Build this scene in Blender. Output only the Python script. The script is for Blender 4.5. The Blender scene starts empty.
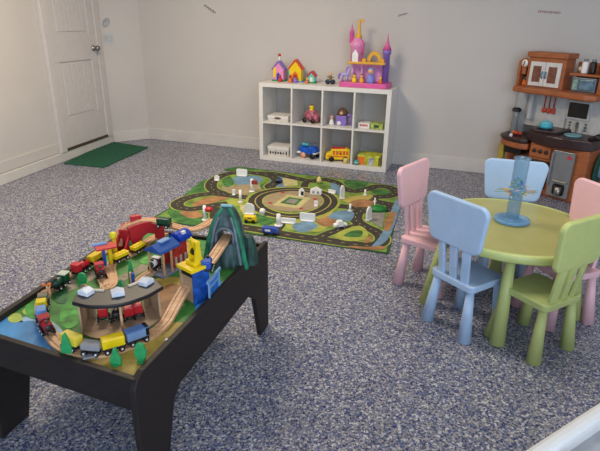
import bpy, bmesh, math, random
from mathutils import Vector, Matrix
random.seed(7)
R = math.radians
scn = bpy.context.scene
col = scn.collection

# ------------------------------------------------------------------ camera
F_PX, PITCH, ROLL, CAM_H = 518.55, .3803, .0177, 1.4401
fw = Vector((0, math.cos(PITCH), -math.sin(PITCH)))
rt0 = Vector((1, 0, 0)); up0 = rt0.cross(fw)
rt = rt0*math.cos(ROLL) + up0*math.sin(ROLL)
up = -rt0*math.sin(ROLL) + up0*math.cos(ROLL)
cd = bpy.data.cameras.new('camera'); cam = bpy.data.objects.new('camera', cd); col.objects.link(cam)
cd.sensor_fit = 'HORIZONTAL'; cd.sensor_width = 36; cd.lens = F_PX/600*36
cd.clip_start = .05; cd.clip_end = 60
M = Matrix((rt, up, -fw)).transposed().to_4x4(); M.translation = (0, 0, CAM_H)
cam.matrix_world = M
scn.camera = cam

def at(px, py, z=0.0):
    """world point at height z measured at photo point (px, py)"""
    d = fw + rt*((px-300)/F_PX) - up*((py-225.5)/F_PX)
    t = (z-CAM_H)/d.z
    return Vector((0, 0, CAM_H)) + d*t

# ------------------------------------------------------------------ materials
def lin(c):
    return tuple(((v/255)/12.92 if v/255 <= .04045 else ((v/255+.055)/1.055)**2.4) for v in c)
_m = {}
def mat(name, c, rough=.5, var=.06, scale=18, metal=0, alpha=1, trans=0, emit=0, coat=0, bump=0):
    if name in _m: return _m[name]
    m = bpy.data.materials.new(name); m.use_nodes = True
    nt = m.node_tree; b = nt.nodes['Principled BSDF']
    L = lin(c)
    tc = nt.nodes.new('ShaderNodeTexCoord')
    n = nt.nodes.new('ShaderNodeTexNoise'); n.inputs['Scale'].default_value = scale; n.inputs['Detail'].default_value = 3
    nt.links.new(tc.outputs['Object'], n.inputs['Vector'])
    r = nt.nodes.new('ShaderNodeValToRGB')
    r.color_ramp.elements[0].color = (*[max(0, v*(1-var*1.6)) for v in L], 1)
    r.color_ramp.elements[1].color = (*[min(1, v*(1+var*1.6)) for v in L], 1)
    r.color_ramp.elements[0].position = .3; r.color_ramp.elements[1].position = .7
    nt.links.new(n.outputs['Fac'], r.inputs['Fac']); nt.links.new(r.outputs['Color'], b.inputs['Base Color'])
    b.inputs['Roughness'].default_value = rough; b.inputs['Metallic'].default_value = metal
    b.inputs['Alpha'].default_value = alpha; b.inputs['Transmission Weight'].default_value = trans
    b.inputs['Coat Weight'].default_value = coat
    if emit: b.inputs['Emission Color'].default_value = (*L, 1); b.inputs['Emission Strength'].default_value = emit
    if bump:
        bp = nt.nodes.new('ShaderNodeBump'); bp.inputs['Strength'].default_value = bump; bp.inputs['Distance'].default_value = .002
        nt.links.new(n.outputs['Fac'], bp.inputs['Height']); nt.links.new(bp.outputs['Normal'], b.inputs['Normal'])
    _m[name] = m; return m

def wood(name, c1, c2, rough=.45, scale=6, stretch=(1, 9, 9), coat=0):
    if name in _m: return _m[name]
    m = bpy.data.materials.new(name); m.use_nodes = True
    nt = m.node_tree; b = nt.nodes['Principled BSDF']
    tc = nt.nodes.new('ShaderNodeTexCoord'); mp = nt.nodes.new('ShaderNodeMapping'); mp.inputs['Scale'].default_value = stretch
    n = nt.nodes.new('ShaderNodeTexNoise'); n.inputs['Scale'].default_value = scale; n.inputs['Detail'].default_value = 5
    r = nt.nodes.new('ShaderNodeValToRGB'); r.color_ramp.elements[0].color = (*lin(c1), 1); r.color_ramp.elements[1].color = (*lin(c2), 1)
    r.color_ramp.elements[0].position = .35; r.color_ramp.elements[1].position = .65
    nt.links.new(tc.outputs['Object'], mp.inputs['Vector']); nt.links.new(mp.outputs[0], n.inputs['Vector'])
    nt.links.new(n.outputs['Fac'], r.inputs['Fac']); nt.links.new(r.outputs['Color'], b.inputs['Base Color'])
    b.inputs['Roughness'].default_value = rough; b.inputs['Coat Weight'].default_value = coat
    _m[name] = m; return m

def floor_mat():
    m = bpy.data.materials.new('flake_epoxy_floor'); m.use_nodes = True
    nt = m.node_tree; b = nt.nodes['Principled BSDF']; N = nt.nodes.new; K = nt.links.new
    tc = N('ShaderNodeTexCoord')
    cols = []
    for sc in (120, 190):
        v = N('ShaderNodeTexVoronoi'); v.inputs['Scale'].default_value = sc; v.inputs['Randomness'].default_value = 1
        K(tc.outputs['Object'], v.inputs['Vector'])
        sp = N('ShaderNodeSeparateColor'); K(v.outputs['Color'], sp.inputs[0])
        r = N('ShaderNodeValToRGB'); r.color_ramp.interpolation = 'CONSTANT'
        st = [(0, (30, 40, 82)), (.17, (64, 78, 124)), (.34, (114, 119, 138)), (.50, (142, 141, 146)), (.66, (162, 158, 156)), (.80, (216, 216, 216)), (.92, (86, 100, 152))]
        e = r.color_ramp.elements; e[0].position = 0; e[0].color = (*lin(st[0][1]), 1); e[1].position = st[1][0]; e[1].color = (*lin(st[1][1]), 1)
        for p, c in st[2:]:
            q = e.new(p); q.color = (*lin(c), 1)
        K(sp.outputs[0], r.inputs['Fac']); cols.append(r)
    mx = N('ShaderNodeMix'); mx.data_type = 'RGBA'; mx.inputs[0].default_value = .4
    K(cols[0].outputs[0], mx.inputs[6]); K(cols[1].outputs[0], mx.inputs[7])
    n = N('ShaderNodeTexNoise'); n.inputs['Scale'].default_value = 1.4; K(tc.outputs['Object'], n.inputs['Vector'])
    r2 = N('ShaderNodeValToRGB'); r2.color_ramp.elements[0].color = (.86, .86, .86, 1); r2.color_ramp.elements[1].color = (1.05, 1.05, 1.05, 1)
    K(n.outputs['Fac'], r2.inputs['Fac'])
    m2 = N('ShaderNodeMix'); m2.data_type = 'RGBA'; m2.blend_type = 'MULTIPLY'; m2.inputs[0].default_value = 1
    K(mx.outputs[2], m2.inputs[6]); K(r2.outputs[0], m2.inputs[7]); K(m2.outputs[2], b.inputs['Base Color'])
    b.inputs['Roughness'].default_value = .27
    bp = N('ShaderNodeBump'); bp.inputs['Strength'].default_value = .25; bp.inputs['Distance'].default_value = .002
    K(cols[0].outputs[0], bp.inputs['Height']); K(bp.outputs['Normal'], b.inputs['Normal'])
    return m

# ------------------------------------------------------------------ mesh builder
class MB:
    def __init__(s): s.bm = bmesh.new()
    def _add(s, verts, faces, mi=0, smooth=False):
        vs = [s.bm.verts.new(v) for v in verts]
        for f in faces:
            try:
                fc = s.bm.faces.new([vs[i] for i in f]); fc.material_index = mi; fc.smooth = smooth
            except ValueError: pass
        return vs
    def box(s, c, d, rz=0, mi=0, rx=0, ry=0, bevel=0):
        b = bmesh.new(); bmesh.ops.create_cube(b, size=1)
        bmesh.ops.scale(b, vec=d, verts=b.verts)
        if bevel: bmesh.ops.bevel(b, geom=b.edges[:], offset=min(bevel, min(d)*.45), segments=2, affect='EDGES', profile=.5)
        T = Matrix.Translation(c) @ Matrix.Rotation(rz, 4, 'Z') @ Matrix.Rotation(ry, 4, 'Y') @ Matrix.Rotation(rx, 4, 'X')
        bmesh.ops.transform(b, matrix=T, verts=b.verts)
        s._merge(b, mi, False); return s
    def _merge(s, b, mi, smooth):
        b.verts.index_update()
        s._add([v.co.copy() for v in b.verts], [[v.index for v in f.verts] for f in b.faces], mi, smooth); b.free()
    def prism(s, pts, z0, z1, T=None, mi=0, bevel=0):
        """polygon pts in local XY extruded z0..z1, then transformed by T"""
        b = bmesh.new(); vs = [b.verts.new((p[0], p[1], z0)) for p in pts]
        f = b.faces.new(vs); r = bmesh.ops.extrude_face_region(b, geom=[f])
        for v in [e for e in r['geom'] if isinstance(e, bmesh.types.BMVert)]: v.co.z = z1
        bmesh.ops.recalc_face_normals(b, faces=b.faces)
        if bevel:
            ed = [e for e in b.edges if abs(e.verts[0].co.z-e.verts[1].co.z) < 1e-7]
            bmesh.ops.bevel(b, geom=ed, offset=bevel, segments=2, affect='EDGES', profile=.5)
        if T: bmesh.ops.transform(b, matrix=T, verts=b.verts)
        s._merge(b, mi, False); return s
    def cone(s, p0, p1, r0, r1, n=20, mi=0, caps=True, smooth=True):
        p0 = Vector(p0); p1 = Vector(p1); d = (p1-p0).normalized()
        a = d.orthogonal().normalized(); b = d.cross(a)
        vs = []
        for p, r in ((p0, r0), (p1, r1)):
            for i in range(n):
                t = 2*math.pi*i/n; vs.append(p + (a*math.cos(t)+b*math.sin(t))*r)
        s._add(vs, [[i, (i+1) % n, n+(i+1) % n, n+i] for i in range(n)], mi, smooth)
        if caps:
            s._add(vs[:n], [list(range(n))[::-1]], mi); s._add(vs[n:], [list(range(n))], mi)
        return s
    def lathe(s, c, prof, n=24, mi=0, axis=None, smooth=True, sx=1, sy=1, cap=True):
        c = Vector(c); vs = []; fs = []
        for (r, z) in prof:
            for i in range(n):
                t = 2*math.pi*i/n; vs.append(Vector((r*math.cos(t)*sx, r*math.sin(t)*sy, z)))
        for k in range(len(prof)-1):
            for i in range(n):
                fs.append([k*n+i, k*n+(i+1) % n, (k+1)*n+(i+1) % n, (k+1)*n+i])
        if cap and prof[0][0] > 1e-4: fs.append(list(range(n))[::-1])
        if cap and prof[-1][0] > 1e-4: fs.append([(len(prof)-1)*n+i for i in range(n)])
        if axis is not None:
            q = Vector((0, 0, 1)).rotation_difference(Vector(axis)).to_matrix(); vs = [q @ v for v in vs]
        s._add([v+c for v in vs], fs, mi, smooth); return s
    def ball(s, c, r, mi=0, sx=1, sy=1, sz=1, n=14):
        prof = [(max(1e-5, r*math.sin(math.pi*k/10)), -r*sz*math.cos(math.pi*k/10)) for k in range(11)]
        return s.lathe(c, prof, n=n, mi=mi, sx=sx, sy=sy)
    def tube(s, pts, r, n=8, mi=0):
        pts = [Vector(p) for p in pts]
        rs = r if isinstance(r, (list, tuple)) else [r]*len(pts)
        rings = []; a = None
        for i, p in enumerate(pts):
            d = (pts[min(i+1, len(pts)-1)]-pts[max(i-1, 0)]).normalized()
            a = d.orthogonal().normalized() if a is None else (a-d*a.dot(d)).normalized()
            b = d.cross(a)
            rings.append([p+(a*math.cos(2*math.pi*k/n)+b*math.sin(2*math.pi*k/n))*rs[i] for k in range(n)])
        vs = [v for q in rings for v in q]; fs = []
        for i in range(len(pts)-1):
            for k in range(n): fs.append([i*n+k, i*n+(k+1) % n, (i+1)*n+(k+1) % n, (i+1)*n+k])
        fs.append(list(range(n))[::-1]); fs.append([(len(pts)-1)*n+k for k in range(n)])
        s._add(vs, fs, mi, True); return s
    def sweep(s, pts, section, mi=0, closed=False):
        """sweep a (side, up) section along pts keeping it upright"""
        pts = [Vector(p) for p in pts]; n = len(section); vs = []; fs = []
        for i, p in enumerate(pts):
            d = (pts[min(i+1, len(pts)-1)]-pts[max(i-1, 0)]); d.normalize()
            sd = Vector((-d.y, d.x, 0)).normalized(); u = d.cross(sd)*-1
            u = sd.cross(d)*-1 if sd.cross(d).z < 0 else sd.cross(d)
            for (a, b) in section: vs.append(p+sd*a+u*b)
        for i in range(len(pts)-1):
            for k in range(n): fs.append([i*n+k, i*n+(k+1) % n, (i+1)*n+(k+1) % n, (i+1)*n+k])
        fs.append(list(range(n))[::-1]); fs.append([(len(pts)-1)*n+k for k in range(n)])
        s._add(vs, fs, mi); return s
    def flat(s, pts, z, mi=0):
        s._add([(p[0], p[1], z) for p in pts], [list(range(len(pts)))], mi); return s
    def ribbon(s, pts, w, z, mi=0, closed=False):
        n = len(pts); vs = []; fs = []
        for i in range(n):
            if closed: a, b = pts[i-1], pts[(i+1) % n]
            else: a, b = pts[max(i-1, 0)], pts[min(i+1, n-1)]
            d = Vector((b[0]-a[0], b[1]-a[1])).normalized(); q = Vector((-d.y, d.x))*w/2
            vs += [(pts[i][0]+q.x, pts[i][1]+q.y, z), (pts[i][0]-q.x, pts[i][1]-q.y, z)]
        for i in range(n if closed else n-1):
            j = (i+1) % n; fs.append([2*i, 2*i+1, 2*j+1, 2*j])
        s._add(vs, fs, mi); return s
    def build(s, name, m, parent=None, origin=None, bevel=0, merge=True):
        me = bpy.data.meshes.new(name)
        if merge: bmesh.ops.remove_doubles(s.bm, verts=s.bm.verts, dist=1e-5)
        bmesh.ops.recalc_face_normals(s.bm, faces=s.bm.faces)
        if origin is not None: bmesh.ops.translate(s.bm, verts=s.bm.verts, vec=-Vector(origin))
        s.bm.to_mesh(me); s.bm.free()
        for q in (m if isinstance(m, (list, tuple)) else [m]): me.materials.append(q)
        o = bpy.data.objects.new(name, me); col.objects.link(o)
        if origin is not None: o.location = origin
        if parent is not None: o.parent = parent
        if bevel:
            md = o.modifiers.new('bevel', 'BEVEL'); md.width = bevel; md.segments = 3; md.limit_method = 'ANGLE'; md.angle_limit = R(40)
        return o

def smooth_path(pts, k=6, closed=False):
    pts = [Vector(p) for p in pts]; n = len(pts); out = []
    rng = range(n if closed else n-1)
    for i in rng:
        if closed: p0, p1, p2, p3 = pts[i-1], pts[i], pts[(i+1) % n], pts[(i+2) % n]
        else: p0, p1, p2, p3 = pts[max(i-1, 0)], pts[i], pts[i+1], pts[min(i+2, n-1)]
        for j in range(k):
            t = j/k
            out.append(.5*((2*p1)+(-p0+p2)*t+(2*p0-5*p1+4*p2-p3)*t*t+(-p0+3*p1-3*p2+p3)*t**3))
    if not closed: out.append(pts[-1])
    return out

def tag(o, label=None, cat=None, group=None, kind=None):
    if label: o['label'] = label
    if cat: o['category'] = cat
    if group: o['group'] = group
    if kind: o['kind'] = kind
    return o
def thing(name, loc, rz=0, label=None, cat=None, group=None):
    o = bpy.data.objects.new(name, None); o.empty_display_size = .05; col.objects.link(o)
    o.location = loc; o.rotation_euler = (0, 0, rz)
    return tag(o, label, cat, group)
def copy_tree(o, parent=None):
    c = o.copy(); col.objects.link(c); c.parent = parent
    for ch in list(o.children): copy_tree(ch, c)
    return c
def rounded(w, h, r, n=5, x0=0, y0=0, wt=None):
    """rounded rectangle (optionally wider top wt), centred on x0, from y0 to y0+h"""
    wt = wt or w; pts = []
    for (cx, cy, a0) in ((w/2-r, y0+r, -90), (wt/2-r, y0+h-r, 0), (-wt/2+r, y0+h-r, 90), (-w/2+r, y0+r, 180)):
        for k in range(n+1):
            t = R(a0+90*k/n); pts.append((x0+cx+r*math.cos(t), cy+r*math.sin(t)))
    return pts

# upright plane: local x -> x, local y -> z
UP = Matrix.Rotation(R(90), 4, 'X')

# ------------------------------------------------------------------ palette
white = mat('white_laminate', (226, 224, 220), .4, .02)
wallp = mat('painted_wall', (198, 194, 190), .85, .02, 1.6, bump=.05)
curbp = mat('painted_curb', (204, 201, 197), .7, .04, 5)
doorp = mat('white_door_paint', (202, 198, 196), .5, .02)
steel = mat('brushed_steel', (150, 145, 138), .3, .05, 40, metal=.9)
silver = mat('silver_plastic', (138, 142, 146), .35, .05, 10, metal=.4)
black = mat('black_plastic', (18, 17, 18), .4, .05)
pinkp = mat('pink_plastic', (232, 186, 192), .42, .02)
bluep = mat('pale_blue_plastic', (172, 198, 228), .42, .02)
greenp = mat('lime_green_plastic', (186, 196, 122), .42, .02)
greentop = mat('lime_green_tabletop', (166, 164, 98), .38, .04, 6)
espresso = wood('espresso_wood', (24, 18, 16), (35, 26, 23), .62)
beech = wood('beech_track', (196, 152, 112), (222, 180, 140), .55, 8)
groove = mat('track_groove', (150, 104, 72), .7)
mdf = wood('plain_pale_wood', (166, 138, 108), (184, 156, 124), .6, 5)
red = mat('red_paint', (196, 34, 44), .35); yellow = mat('yellow_paint', (240, 206, 16), .38, .04)
blue = mat('blue_paint', (28, 82, 176), .35); green = mat('green_paint', (30, 140, 80), .5)
dgreen = mat('dark_green_paint', (20, 72, 50), .35); greyp = mat('grey_paint', (128, 132, 138), .45)
lblue = mat('light_blue_paint', (112, 152, 206), .4); whitep = mat('white_paint', (236, 236, 234), .45, .02)
orange = mat('orange_paint', (226, 116, 42), .5); purple = mat('purple_plastic', (136, 112, 196), .4)
magenta = mat('magenta_plastic', (218, 92, 160), .4); rose = mat('rose_pink_plastic', (232, 148, 196), .4)
gold = mat('gold_yellow_plastic', (226, 172, 60), .4); brown = mat('brown_hair_plastic', (92, 66, 46), .5)
skin = mat('skin_plastic', (226, 176, 140), .5); teal = mat('teal_plastic', (72, 176, 196), .4)
kwood = wood('kitchen_brown_plastic', (150, 84, 46), (170, 98, 56), .5, 9, (1, 1, 7))
kdark = mat('kitchen_dark_counter', (52, 32, 32), .35, .12, 60)
kwhite = mat('kitchen_white_panel', (188, 188, 186), .5)

# ------------------------------------------------------------------ room shell
def struct(o): o['kind'] = 'structure'; return o
CORN = at(150, 138.5); PB = at(483, 173); P1 = at(112, 142.3); DL = at(64, 160.5)
bdir = (PB-CORN).normalized(); ddir = (P1-DL).normalized()
BR = CORN + bdir*6.0                      # right end of the back wall
LN = P1 - ddir*8.3                        # near end of the left wall
HC = 2.7
struct(MB().flat([(-5.5, -2.5), (7.5, -2.5), (7.5, 9), (-5.5, 9)], 0).build('floor', floor_mat()))
struct(MB().box((1, 3.2, HC+.05), (13, 11.5, .1)).build('ceiling', wallp))
def wall(name, a, b, h=HC, th=.1, z0=0, m=wallp, out=1):
    a = Vector(a); b = Vector(b); d = (b-a); n = Vector((-d.y, d.x, 0)).normalized()*th*out
    mb = MB(); q = [a, b, b+n, a+n]
    mb._add([(p.x, p.y, z0) for p in q]+[(p.x, p.y, h) for p in q], [(0, 1, 2, 3), (4, 5, 6, 7), (0, 1, 5, 4), (1, 2, 6, 5), (2, 3, 7, 6), (3, 0, 4, 7)])
    return struct(mb.build(name, m))
wall('wall_back', CORN, BR)
wall('wall_corner', P1, CORN)
wall('wall_left', LN, P1)
RN = Vector((BR.x+.2, -2.2, 0))
wall('wall_right', BR, RN)
def curb(name, a, b, h, pr):
    d = (b-a).normalized(); n = Vector((d.y, -d.x, 0))*pr
    mb = MB(); q = [a+n, b+n, b, a]
    mb._add([(p.x, p.y, 0) for p in q]+[(p.x, p.y, h) for p in q], [(0, 1, 2, 3), (4, 5, 6, 7), (0, 1, 5, 4), (1, 2, 6, 5), (2, 3, 7, 6), (3, 0, 4, 7)])
    return struct(mb.build(name, curbp, bevel=.006))
curb('baseboard_back', CORN, BR, .14, .02)
curb('baseboard_corner', P1+ddir*.0, CORN, .125, .02)
curb('baseboard_left', LN, P1, .095, .035)
# upper painted skirting band over the left curb and the back curb
nl = Vector((ddir.y, -ddir.x, 0)); yawd = math.atan2(ddir.y, ddir.x)
mb = MB(); mb.box((LN+DL)/2-ddir*0+nl*.008+Vector((0, 0, .15)), ((DL-LN).length-.12, .016, .1), rz=yawd)
struct(mb.build('trim_1', wallp, bevel=.003))

# door in the left wall: local x along the wall, y into the room, z up
dr = bpy.data.objects.new('door_1', None); col.objects.link(dr); dr['kind'] = 'structure'
dr.location = DL+ddir*.03; dr.rotation_euler = (0, 0, yawd)
DW = .76; DZ = .115; DHt = 2.05
def dbox(mb, x0, x1, y0, y1, z0, z1): mb.box(((x0+x1)/2, (y0+y1)/2, (z0+z1)/2), (x1-x0, y1-y0, z1-z0)); return mb
mb = MB()
dbox(mb, -.09, 0, -.045, 0, DZ-.02, DHt+DZ+.09); dbox(mb, DW, DW+.09, -.045, 0, DZ-.02, DHt+DZ+.09); dbox(mb, 0, DW, -.045, 0, DHt+DZ, DHt+DZ+.09)
o = mb.build('door_frame', doorp, dr, bevel=.006); 
mb = MB(); dbox(mb, 0, DW, -.012, 0, DZ, DHt+DZ)
for (z0, z1) in ((DZ, DZ+.30), (DZ+.87, DZ+1.13), (DHt+DZ-.14, DHt+DZ)): dbox(mb, 0, DW, -.024, -.01, z0, z1)
for (z0, z1) in ((DZ+.30, DZ+.87), (DZ+1.13, DHt+DZ-.14)):
    dbox(mb, 0, .11, -.024, -.01, z0, z1); dbox(mb, DW-.11, DW, -.024, -.01, z0, z1)
for (z0, z1) in ((DZ+.33, DZ+.84), (DZ+1.16, DHt+DZ-.17)):
    for k in range(7):
        x0 = .14+k*.0685; dbox(mb, x0, x0+.062, -.020, -.01, z0, z1)
mb.build('door_panel', doorp, dr, bevel=.003)
mb = MB(); mb.lathe((DW-.06, -.024, 1.095), [(.03, 0), (.03, .008), (.012, .012), (.012, .035), (.026, .042), (.03, .06), (.022, .075), (.001, .078)], axis=(0, -1, 0))
mb.build('door_knob', steel, dr)
mb = MB(); dbox(mb, 0, DW, -.04, 0, DZ-.02, DZ+.008); mb.build('door_sill', mat('dark_sill', (70, 62, 48), .5), dr)

# thermostat-like oval plaque and switch plate on the corner wall
cdir = (CORN-P1).normalized(); cn = Vector((cdir.y, -cdir.x, 0)); cyaw = math.atan2(cdir.y, cdir.x)
sw = thing('light_switch', P1+cdir*.10+cn*.001+Vector((0, 0, 1.19)), cyaw, 'pale plastic light switch plate beside the white door', 'switch')
MB().prism(rounded(.11, .12, .008, y0=-.06), 0, .006, UP).build('switch_plate', mat('switch_white', (186, 190, 192), .5), sw)
MB().box((-.025, -.009, 0), (.032, .006, .066), bevel=.002).box((.025, -.009, 0), (.032, .006, .066), bevel=.002).build('rocker', mat('rocker_white', (176, 180, 184), .4), sw)
tag(MB().lathe(P1+cdir*.09+cn*.001+Vector((0, 0, 1.36)), [(.055, 0), (.055, .004), (.046, .008), (.04, .004), (.001, .004)], axis=cn, sx=.62).build('wall_plaque', mat('grey_plaque', (160, 164, 168), .5), origin=P1+cdir*.09+cn*.001+Vector((0, 0, 1.36))), 'small oval grey plaque on the wall above the switch plate', 'plaque')

# faint cursive strokes on the back wall
bn = Vector((bdir.y, -bdir.x, 0))
def on_back(px, py, off=.002):
    d = fw + rt*((px-300)/F_PX) - up*((py-225.5)/F_PX); o = Vector((0, 0, CAM_H))
    t = (CORN+bn*off-o).dot(bn)/d.dot(bn); return o+d*t
def script(pa, pb, amp, n, m, label):
    a = on_back(*pa); b = on_back(*pb); d = b-a; q = d.cross(bn).normalized(); pts = []
    for i in range(n*6+1):
        t = i/(n*6); pts.append(a+d*t+q*amp*math.sin(i*math.pi/3)*(.6+.4*math.sin(i*1.7))+d.normalized()*.006*math.cos(i*math.pi/3))
    tag(MB().tube(pts, .0028, 5, 0).build('wall_lettering', m, origin=a), label, 'decal')
script((204, 5), (215, 13), .016, 7, mat('dark_decal', (84, 80, 76), .8), 'dark slanting cursive decal high on the wall at the left')
script((398, 16), (407, 13.5), .010, 5, mat('faint_decal', (134, 130, 128), .8), 'faint grey slanting cursive decal high on the middle of the wall')
script((538, 11.5), (560, 13), .012, 10, mat('pink_decal', (168, 122, 124), .8), 'faint pink cursive decal on the wall above the play kitchen')

# ------------------------------------------------------------------ doormat
c = [at(*p) for p in ((64, 164), (104, 168), (148, 148), (110, 142))]
ctr = sum(c, Vector())/4
mb = MB(); mb.prism([(p.x, p.y) for p in c], 0, .012)
for k in range(1, 14):
    a = c[0].lerp(c[3], k/14); b = c[1].lerp(c[2], k/14); a2 = a.lerp(b, .03); b2 = a.lerp(b, .97)
    mb.sweep([a2+Vector((0, 0, .013)), b2+Vector((0, 0, .013))], [(-.006, 0), (.006, 0), (0, .005)])
tag(mb.build('doormat', mat('green_mat', (28, 84, 62), .95, .15, 60, bump=.5), origin=ctr), 'green ribbed doormat on the floor below the white door', 'doormat')

# ------------------------------------------------------------------ cube shelf
SY = -.333
S0 = Vector((-.4534, 5.536, 0)); SW, SH, SD = 1.385, .815, .385
SHELF = thing('cube_shelf', S0, SY, 'low white eight-cube shelf unit standing against the back wall', 'shelf')
T1, T2 = .042, .018
cw = (SW-2*T1-3*T2)/4; chh = (SH-2*T1-T2)/2
def bx(x0, x1, y0, y1, z0, z1): return MB().box(((x0+x1)/2, (y0+y1)/2, (z0+z1)/2), (x1-x0, y1-y0, z1-z0))
bx(0, SW, 0, SD, SH-T1, SH).build('top_panel', white, SHELF, bevel=.002)
bx(0, SW, 0, SD, 0, T1).build('bottom_panel', white, SHELF, bevel=.002)
for x in (0, SW-T1): bx(x, x+T1, .0005, SD, T1, SH-T1).build('side_panel', white, SHELF)
CX = [T1+k*(cw+T2) for k in range(4)]
for k in range(1, 4): bx(CX[k]-T2, CX[k], .002, SD-.002, T1, SH-T1).build('divider', white, SHELF)
ZM = T1+chh
for k in range(4): bx(CX[k], CX[k]+cw, .002, SD-.002, ZM, ZM+T2).build('middle_shelf', white, SHELF)
su = Vector((math.cos(SY), math.sin(SY), 0)); sv = Vector((-math.sin(SY), math.cos(SY), 0))
def shp(x, y, z): return S0+su*x+sv*y+Vector((0, 0, z))
ZT = SH+.0005; ZM2 = ZM+T2+.0005; ZB = T1+.0005

# toys in the cubes
def text(body, size, m, parent, loc, rot, name='lettering'):
    cu = bpy.data.curves.new(name, 'FONT'); cu.body = body; cu.size = size; cu.extrude = .0005; cu.align_x = 'CENTER'; cu.align_y = 'CENTER'
    tmp = bpy.data.objects.new(name, cu); col.objects.link(tmp)
    dg = bpy.context.evaluated_depsgraph_get(); me = bpy.data.meshes.new_from_object(tmp.evaluated_get(dg))
    bpy.data.objects.remove(tmp); me.materials.clear(); me.materials.append(m)
    o = bpy.data.objects.new(name, me); col.objects.link(o); o.parent = parent; o.location = loc; o.rotation_euler = rot
    return o
cardw = mat('white_card', (206, 204, 198), .6); inkd = mat('dark_ink', (58, 54, 56), .6)
b1 = thing('board_game_box', shp(CX[0]+.15, .15, ZM2), SY, 'flat white box with a small dark oval print in the top left cube', 'box')
bx(-.115, .115, -.1, .1, 0, .052).build('box_base', cardw, b1, bevel=.002)
bx(-.118, .118, -.103, .103, .03, .06).build('box_lid', white, b1, bevel=.002)
MB().lathe((0, -.1035, .036), [(.038, 0), (.038, .001), (.001, .001)], axis=(0, -1, 0), sy=.3).build('oval_print', mat('brown_ink', (116, 84, 84), .6), b1)
b2 = thing('board_game_box', shp(CX[0]+.155, .15, ZB), SY, 'white box with dark grey printed blocks in the bottom left cube', 'box')
bx(-.12, .12, -.1, .1, 0, .07).build('box_base', cardw, b2, bevel=.002)
bx(-.124, .124, -.104, .104, .07, .105).build('box_lid', white, b2, bevel=.002)
mb = MB()
for k in range(6): mb.box((-.09+k*.03, -.101, .035), (.018, .002, .03-.01*(k % 2)))
mb.box((.095, -.101, .038), (.014, .003, .04)); mb.build('printed_blocks', inkd, b2)

def wheel(parent, c, r, w=.014, m=black, ax=(0, 1, 0)):
    c = Vector(c)-Vector(ax)*w/2
    return MB().lathe(c, [(r, 0), (r, w), (r*.5, w), (r*.5, w+.001), (.0005, w+.001)], n=16, axis=ax).build('wheel', m, parent)
# pink round toy car
t = thing('toy_car', shp(CX[1]+.16, .16, ZM2), SY+R(-12), 'rounded pink spotted toy car with a yellow driver in the upper second cube', 'toy car')
mb = MB(); mb.ball((0, 0, .075), .075, sx=1.1, sy=.75, sz=.82); mb.ball((.05, 0, .055), .05, sx=1, sy=.9)
mb.build('body', mat('spotted_pink', (168, 92, 112), .45, .5, 26), t)
for x in (-.05, .05):
    for y in (-.058, .058): wheel(t, (x, y, .024), .024)
mb = MB(); mb.ball((0, 0, .158), .026); mb.cone((0, 0, .12), (0, 0, .15), .03, .018); mb.build('driver', yellow, t)
MB().ball((0, 0, .176), .018, sz=.6).build('driver_hair', brown, t)
# purple carriage with brown domed hood and its small passenger
t = thing('toy_carriage', shp(CX[2]+.165, .16, ZM2), SY, 'purple toy carriage with a brown domed hood in the upper third cube', 'toy carriage')
MB().prism([(-.06, 0), (-.05, .0), (.045, 0), (.055, .03), (.052, .1), (-.055, .1)], -.045, .045, UP, bevel=.006).build('body', purple, t)
mb = MB()
prof = [(.056, 0), (.055, .025), (.045, .05), (.026, .067), (.001, .074)]
mb.lathe((0, 0, .1), prof, sy=.85); mb.build('hood', brown, t)
MB().ball((-.0, -.042, .125), .018).build('face', skin, t)
mb = MB(); mb.tube(smooth_path([(.05, 0, .1), (.085, 0, .105), (.1, 0, .07), (.098, 0, .0)], 5), .013); mb.build('drawbar', purple, t)
for y in (-.05, .05): wheel(t, (-.02, y, .022), .022, .01, whitep)
t = thing('toy_figure', shp(CX[2]+.06, .13, ZM2), SY, 'small white and pink toy figure left of the purple carriage', 'toy figure')
MB().lathe((0, 0, 0), [(.026, 0), (.028, .01), (.02, .045), (.014, .055), (.001, .057)]).build('body', whitep, t)
MB().ball((0, 0, .072), .02).build('head', skin, t)
MB().ball((0, 0, .084), .017, sz=.7).build('hair', rose, t)
t = thing('card_box', shp(CX[3]+.085, .12, ZM2), SY, 'small white box with red printing in the upper right cube', 'box')
bx(-.06, .06, -.05, .05, 0, .055).build('box_body', white, t, bevel=.002)
mb = MB()
for k, (w, h) in enumerate(((.012, .02), (.014, .014), (.012, .022), (.016, .015), (.01, .02))): mb.box((-.034+k*.017, -.051, .03), (w, .002, h))
mb.build('red_print', mat('red_ink', (190, 70, 74), .6), t)
t = thing('picture_box', shp(CX[3]+.215, .12, ZM2), SY, 'green and yellow box right of the red printed box', 'box')
bx(-.062, .062, -.05, .05, 0, .06).build('box_body', mat('leafy_print', (150, 168, 84), .5, .35, 30), t, bevel=.002)
MB().lathe((0, -.051, .03), [(.028, 0), (.028, .001), (.001, .001)], axis=(0, -1, 0), sy=.55).build('green_print', mat('dark_green_ink', (40, 84, 40), .6), t)
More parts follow.
